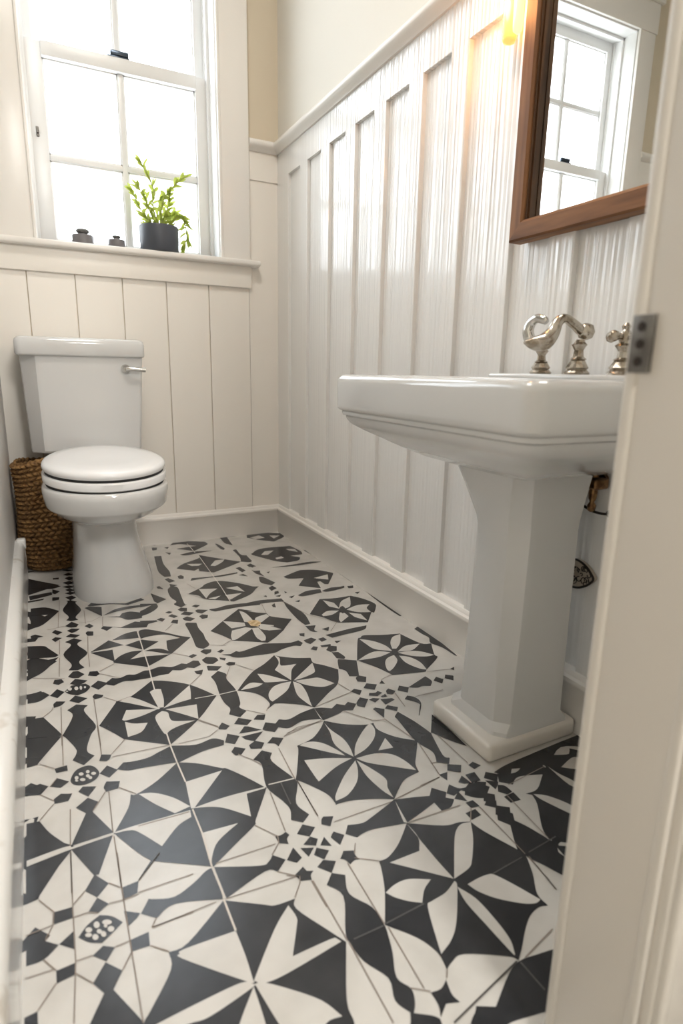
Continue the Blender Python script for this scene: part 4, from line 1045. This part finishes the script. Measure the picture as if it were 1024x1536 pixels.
# ------------------------------------------------------------------ plumbing behind the pedestal
t = thing('shutoff_valve', 'aged brass shutoff valve with dark hose under the sink beside the pedestal', 'valve', (1.03, 0.858, 0.585))
bm = B()
box(bm, 1.008, 1.048, 0.836, 0.880, 0.570, 0.594, bev=0.006); lathe(bm, [(0.009, 0), (0.009, 0.010)], (1.03, 0.862, 0.592), 16); lathe(bm, [(0.013, 0), (0.012, 0.02)], (1.045, 0.857, 0.588), 16, 'X')
obj('valve_body', bm, M['brass'], t, smooth=40)
bm = B(); lathe(bm, [(0.003, -0.058), (0.008, -0.054), (0.009, -0.044), (0.005, -0.036), (0.008, -0.028), (0.009, -0.014), (0.006, 0.0)], (1.026, 0.857, 0.578), 16); obj('handle', bm, M['brass'], t, smooth=50)
bm = B()
tube(bm, [(1.020, 0.882, 0.578), (1.018, 0.892, 0.560), (1.020, 0.893, 0.545), (1.022, 0.878, 0.532), (1.028, 0.855, 0.522), (1.035, 0.834, 0.520), (1.048, 0.828, 0.520)], 0.0028, 10)
lathe(bm, [(0.008, 0), (0.008, 0.006)], (1.046, 0.828, 0.520), 14, 'X'); lathe(bm, [(0.005, -0.006), (0.006, 0), (0.004, 0.006)], (1.019, 0.893, 0.550), 12)
obj('hose', bm, M['iron'], t, smooth=50)
t = thing('wall_plate', 'ornate dark-rimmed wall plate low on the wall behind the pedestal', 'wall plate', (1.05, 0.877, 0.37))
bm = B()
shape = [(0.915, 0.395), (0.898, 0.402), (0.880, 0.401), (0.862, 0.393), (0.848, 0.381), (0.842, 0.372), (0.848, 0.362), (0.862, 0.350), (0.880, 0.341), (0.900, 0.338), (0.915, 0.344), (0.922, 0.370)]
sm = catmull([Vector((a, b)) for a, b in shape+shape[:1]], 4)[:-1]
loft(bm, [[(1.052, a, b) for a, b in sm], [(1.040, a, b) for a, b in sm]]); obj('plate', bm, M['plate_pale'], t, smooth=30)
bm = B(); tube(bm, [(1.040, a, b) for a, b in shape+shape[:2]], 0.0026, 8)
rn = random.Random(5)
for k in range(22):                           # scrolled openwork
    a = 0.853+rn.random()*0.055; b = 0.353+rn.random()*0.036; r = 0.003+rn.random()*0.005; p0 = rn.random()*6
    tube(bm, [(1.0385, a+r*cos(p0+j*0.9), b+r*sin(p0+j*0.9)) for j in range(6)], 0.0010, 6, sm=3)
obj('scrollwork', bm, M['iron'], t, smooth=50)

# ------------------------------------------------------------------ mirror
MX, MY0, MY1, MZ0, MZ1, FW = 1.019, 0.610, 1.173, 1.098, 1.88, 0.042
t = thing('wall_mirror', 'rectangular walnut-framed mirror hanging on the right wall above the sink', 'mirror', (W, 0.89, MZ0))
def mitre(name, pts_out, pts_in, m_):
    bm = B(); o0, o1 = pts_out; i0, i1 = pts_in
    def ring(p_o, p_i): return [(W+0.004, *p_o), (MX+0.004, *p_o), (MX, p_o[0]+(p_i[0]-p_o[0])*0.1, p_o[1]+(p_i[1]-p_o[1])*0.1), (MX, p_o[0]+(p_i[0]-p_o[0])*0.86, p_o[1]+(p_i[1]-p_o[1])*0.86), (MX+0.004, *p_i), (MX+0.010, *p_i)]
    a, b = ring(o0, i0), ring(o1, i1)
    a += [(W+0.004, *i0)]; b += [(W+0.004, *i1)]
    va = [bm.verts.new(p) for p in a]; vb = [bm.verts.new(p) for p in b]; n = len(va)
    for i in range(n):
        j = (i+1) % n; bm.faces.new((va[i], va[j], vb[j], vb[i]))
    bm.faces.new(va[::-1]); bm.faces.new(vb); return obj(name, bm, m_, t)
o = [(MY0, MZ0), (MY1, MZ0), (MY1, MZ1), (MY0, MZ1)]; i_ = [(MY0+FW, MZ0+FW), (MY1-FW, MZ0+FW), (MY1-FW, MZ1-FW), (MY0+FW, MZ1-FW)]
for k, mm in enumerate(('wood_h', 'wood_v', 'wood_h', 'wood_v')):
    mitre('frame_rail' if k % 2 == 0 else 'frame_stile', (o[k], o[(k+1) % 4]), (i_[k], i_[(k+1) % 4]), M[mm])
bm = B()
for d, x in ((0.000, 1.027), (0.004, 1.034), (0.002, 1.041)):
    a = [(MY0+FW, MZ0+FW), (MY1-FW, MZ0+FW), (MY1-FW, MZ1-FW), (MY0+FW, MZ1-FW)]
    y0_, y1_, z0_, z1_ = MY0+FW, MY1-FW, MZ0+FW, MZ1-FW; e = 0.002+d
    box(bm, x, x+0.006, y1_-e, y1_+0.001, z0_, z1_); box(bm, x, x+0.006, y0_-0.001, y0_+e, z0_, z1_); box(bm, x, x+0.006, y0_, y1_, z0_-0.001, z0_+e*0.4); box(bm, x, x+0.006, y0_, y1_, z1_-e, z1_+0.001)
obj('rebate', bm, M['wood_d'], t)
bm = B(); box(bm, 1.0470, 1.0500, MY0+FW-0.003, MY1-FW+0.003, MZ0+FW-0.003, MZ1-FW+0.003); gm = obj('mirror_glass', bm, M['mirror'], t)

# ------------------------------------------------------------------ wall sconce beside the mirror
LX, LY = 1.026, 1.222
t = thing('wall_sconce', 'slim glowing amber glass wall sconce beside the mirror frame', 'wall lamp', (LX, LY, 1.51))
bm = B(); lathe(bm, [(0.004, 0), (0.013, 0.004), (0.016, 0.012), (0.0165, 0.02), (0.0165, 0.24), (0.014, 0.245)], (LX, LY+0.006, 1.524), 24); obj('glass_tube', bm, M['amber'], t, smooth=50)
bm = B(); lathe(bm, [(0.003, 0), (0.010, 0.006), (0.011, 0.02), (0.011, 0.19), (0.003, 0.2)], (LX-0.004, LY-0.024, 1.532), 20); obj('bulb', bm, M['bulb'], t, smooth=50)
bm = B(); box(bm, LX-0.02, LX+0.02, LY-0.03, LY+0.024, 1.745, 1.765, bev=0.004); box(bm, LX, W+0.004, LY-0.012, LY+0.012, 1.765, 1.79, bev=0.003); lathe(bm, [(0.03, 0), (0.028, -0.008), (0.01, -0.012)], (W, LY, 1.76), 24, 'X')
obj('bracket', bm, M['brass'], t, smooth=50)
ld = bpy.data.lights.new('sconce_light', 'POINT'); ld.energy = 1.3; ld.color = (1.0, 0.45, 0.15); ld.shadow_soft_size = 0.03
lo = bpy.data.objects.new('sconce_light', ld); C.objects.link(lo); lo.parent = t; lo.matrix_parent_inverse = Matrix.Translation(-t.location); lo.location = (LX-0.035, LY, 1.60)

# ------------------------------------------------------------------ things on the sill
ZS = WZ[0]
t = thing('potted_plant', 'yellow-green sprigs in a round charcoal pot on the window sill', 'plant', (0.528, 2.785, ZS))
PX, PY = 0.528, 2.785
bm = B(); lathe(bm, [(0.066, 0), (0.0745, 0.002), (0.078, 0.008), (0.080, 0.055), (0.080, 0.101), (0.079, 0.1035), (0.0765, 0.1035), (0.0755, 0.100), (0.0745, 0.080), (0.02, 0.079)], (PX, PY, ZS), 64); obj('pot', bm, M['pot'], t, smooth=40)
bm = B(); lathe(bm, [(0.074, 0.084), (0.060, 0.091), (0.03, 0.095), (0.004, 0.096)], (PX, PY, ZS), 32, cap=False); obj('soil', bm, M['soil'], t, smooth=60)
stems = [  # dx, dz path points from the soil, in metres (x, y, z relative to the pot centre top)
 [(0.0, 0, 0), (-0.030, 0.0, 0.06), (-0.050, -0.01, 0.11), (-0.078, -0.02, 0.150)], [(0.0, 0, 0), (-0.02, 0, 0.10), (-0.010, 0.01, 0.15), (-0.035, 0.0, 0.205), (-0.060, -0.01, 0.245)],
 [(0.01, 0, 0), (0.015, 0, 0.08), (0.035, 0.0, 0.14), (0.075, -0.01, 0.185), (0.108, -0.02, 0.212)], [(0.0, 0, 0), (0.02, 0.0, 0.05), (0.045, 0.01, 0.10), (0.050, 0, 0.14)],
 [(0.02, 0, 0), (0.05, 0, 0.03), (0.075, -0.01, 0.055), (0.100, -0.02, 0.045), (0.110, -0.03, -0.01), (0.100, -0.03, -0.05)], [(0.0, 0, 0), (-0.04, 0.01, 0.04), (-0.070, 0, 0.075), (-0.098, 0, 0.135)], [(0.0, 0, 0), (-0.03, -0.02, 0.02), (-0.06, -0.02, 0.045)],
 [(0.0, 0, 0), (0.0, 0.02, 0.06), (0.012, 0.02, 0.12)], [(0.015, 0, 0), (0.045, 0.02, 0.05), (0.070, 0.02, 0.075)]]
bs = B(); bl = B(); rn = random.Random(11)
def leaf(bm, p, d, L, wd):
    d = d.normalized(); side = d.cross(Vector((rn.uniform(-.5, .5), -1, rn.uniform(-.2, .5)))).normalized(); nrm = side.cross(d)
    prev = None
    for k in range(6):
        u = k/5; ww = wd*sin(pi*min(1, 0.06+u*0.94))**0.8*(1-0.25*u); q = p + d*L*u + Vector((0, 0, -0.25*L*u*u)) ; a = bm.verts.new(q+side*ww/2+nrm*ww*0.15); b = bm.verts.new(q); c = bm.verts.new(q-side*ww/2+nrm*ww*0.15)
        if prev:
            for f in (bm.faces.new((prev[0], a, b, prev[1])), bm.faces.new((prev[1], b, c, prev[2]))): f.smooth = True
        prev = (a, b, c)
base = Vector((PX, PY, ZS+0.090))
for st_ in stems:
    P = [base + Vector(p) for p in st_]; tube(bs, P, [0.0022]*(len(P)-1)+[0.0012], 6, sm=5)
    Q = catmull(P, 6); n = len(Q)
    for k in range(2, n):
        d = (Q[k]-Q[k-1]).normalized()
        for q in range(rn.choice((1, 1, 2, 2)) if k > 3 else rn.choice((1, 2))):
            lv_ = (d*0.7 + Vector((rn.uniform(-1, 1), rn.uniform(-.6, .6), rn.uniform(-0.3, 0.8)))*0.8)
            leaf(bl, Q[k], lv_, rn.uniform(0.028, 0.052), rn.uniform(0.010, 0.018))
    leaf(bl, Q[-1], Q[-1]-Q[-2], 0.050, 0.013)
for k in range(46):
    a = rn.random()*6.28; r = rn.random()*0.045; leaf(bl, base+Vector((r*cos(a), r*sin(a), 0.0)), Vector((cos(a)*0.8, sin(a)*0.5, 0.7+rn.random())), rn.uniform(0.03, 0.065), rn.uniform(0.010, 0.017))
obj('stems', bs, M['stem'], t); obj('leaves', bl, M['leaf'], t)
def tin(label, x, r, h, sr, sh, loc_y=2.785):
    t = thing('candle_tin', label, 'candle tin', (x, loc_y, ZS), 'candle tins on the window sill')
    bm = B(); lathe(bm, [(r*0.95, 0), (r, 0.002), (r, h-0.003), (r*0.97, h), (r*0.4, h+0.001), (r*0.35, h+0.006)], (x, loc_y, ZS), 40); obj('tin_body', bm, M['tin'], t, smooth=40)
    bm = B(); rings = []
    for k in range(9):
        a = -pi/2+pi*k/8; rr = sr*(max(0.02, cos(a))**0.45); rings.append([(x+rr*cos(2*pi*i/28)*(1+0.04*sin(i)), loc_y+0.8*rr*sin(2*pi*i/28), ZS+h+0.006+sh/2+sh/2*sin(a)) for i in range(28)])
    loft(bm, rings); o_ = obj('lid_stone', bm, M['stone'], t, smooth=60); return t
tin('larger dark grey lidded candle tin on the window sill, farthest from the plant', 0.228, 0.041, 0.038, 0.024, 0.019)
tin('smaller dark grey lidded candle tin on the window sill, beside the potted plant', 0.356, 0.033, 0.034, 0.016, 0.012)
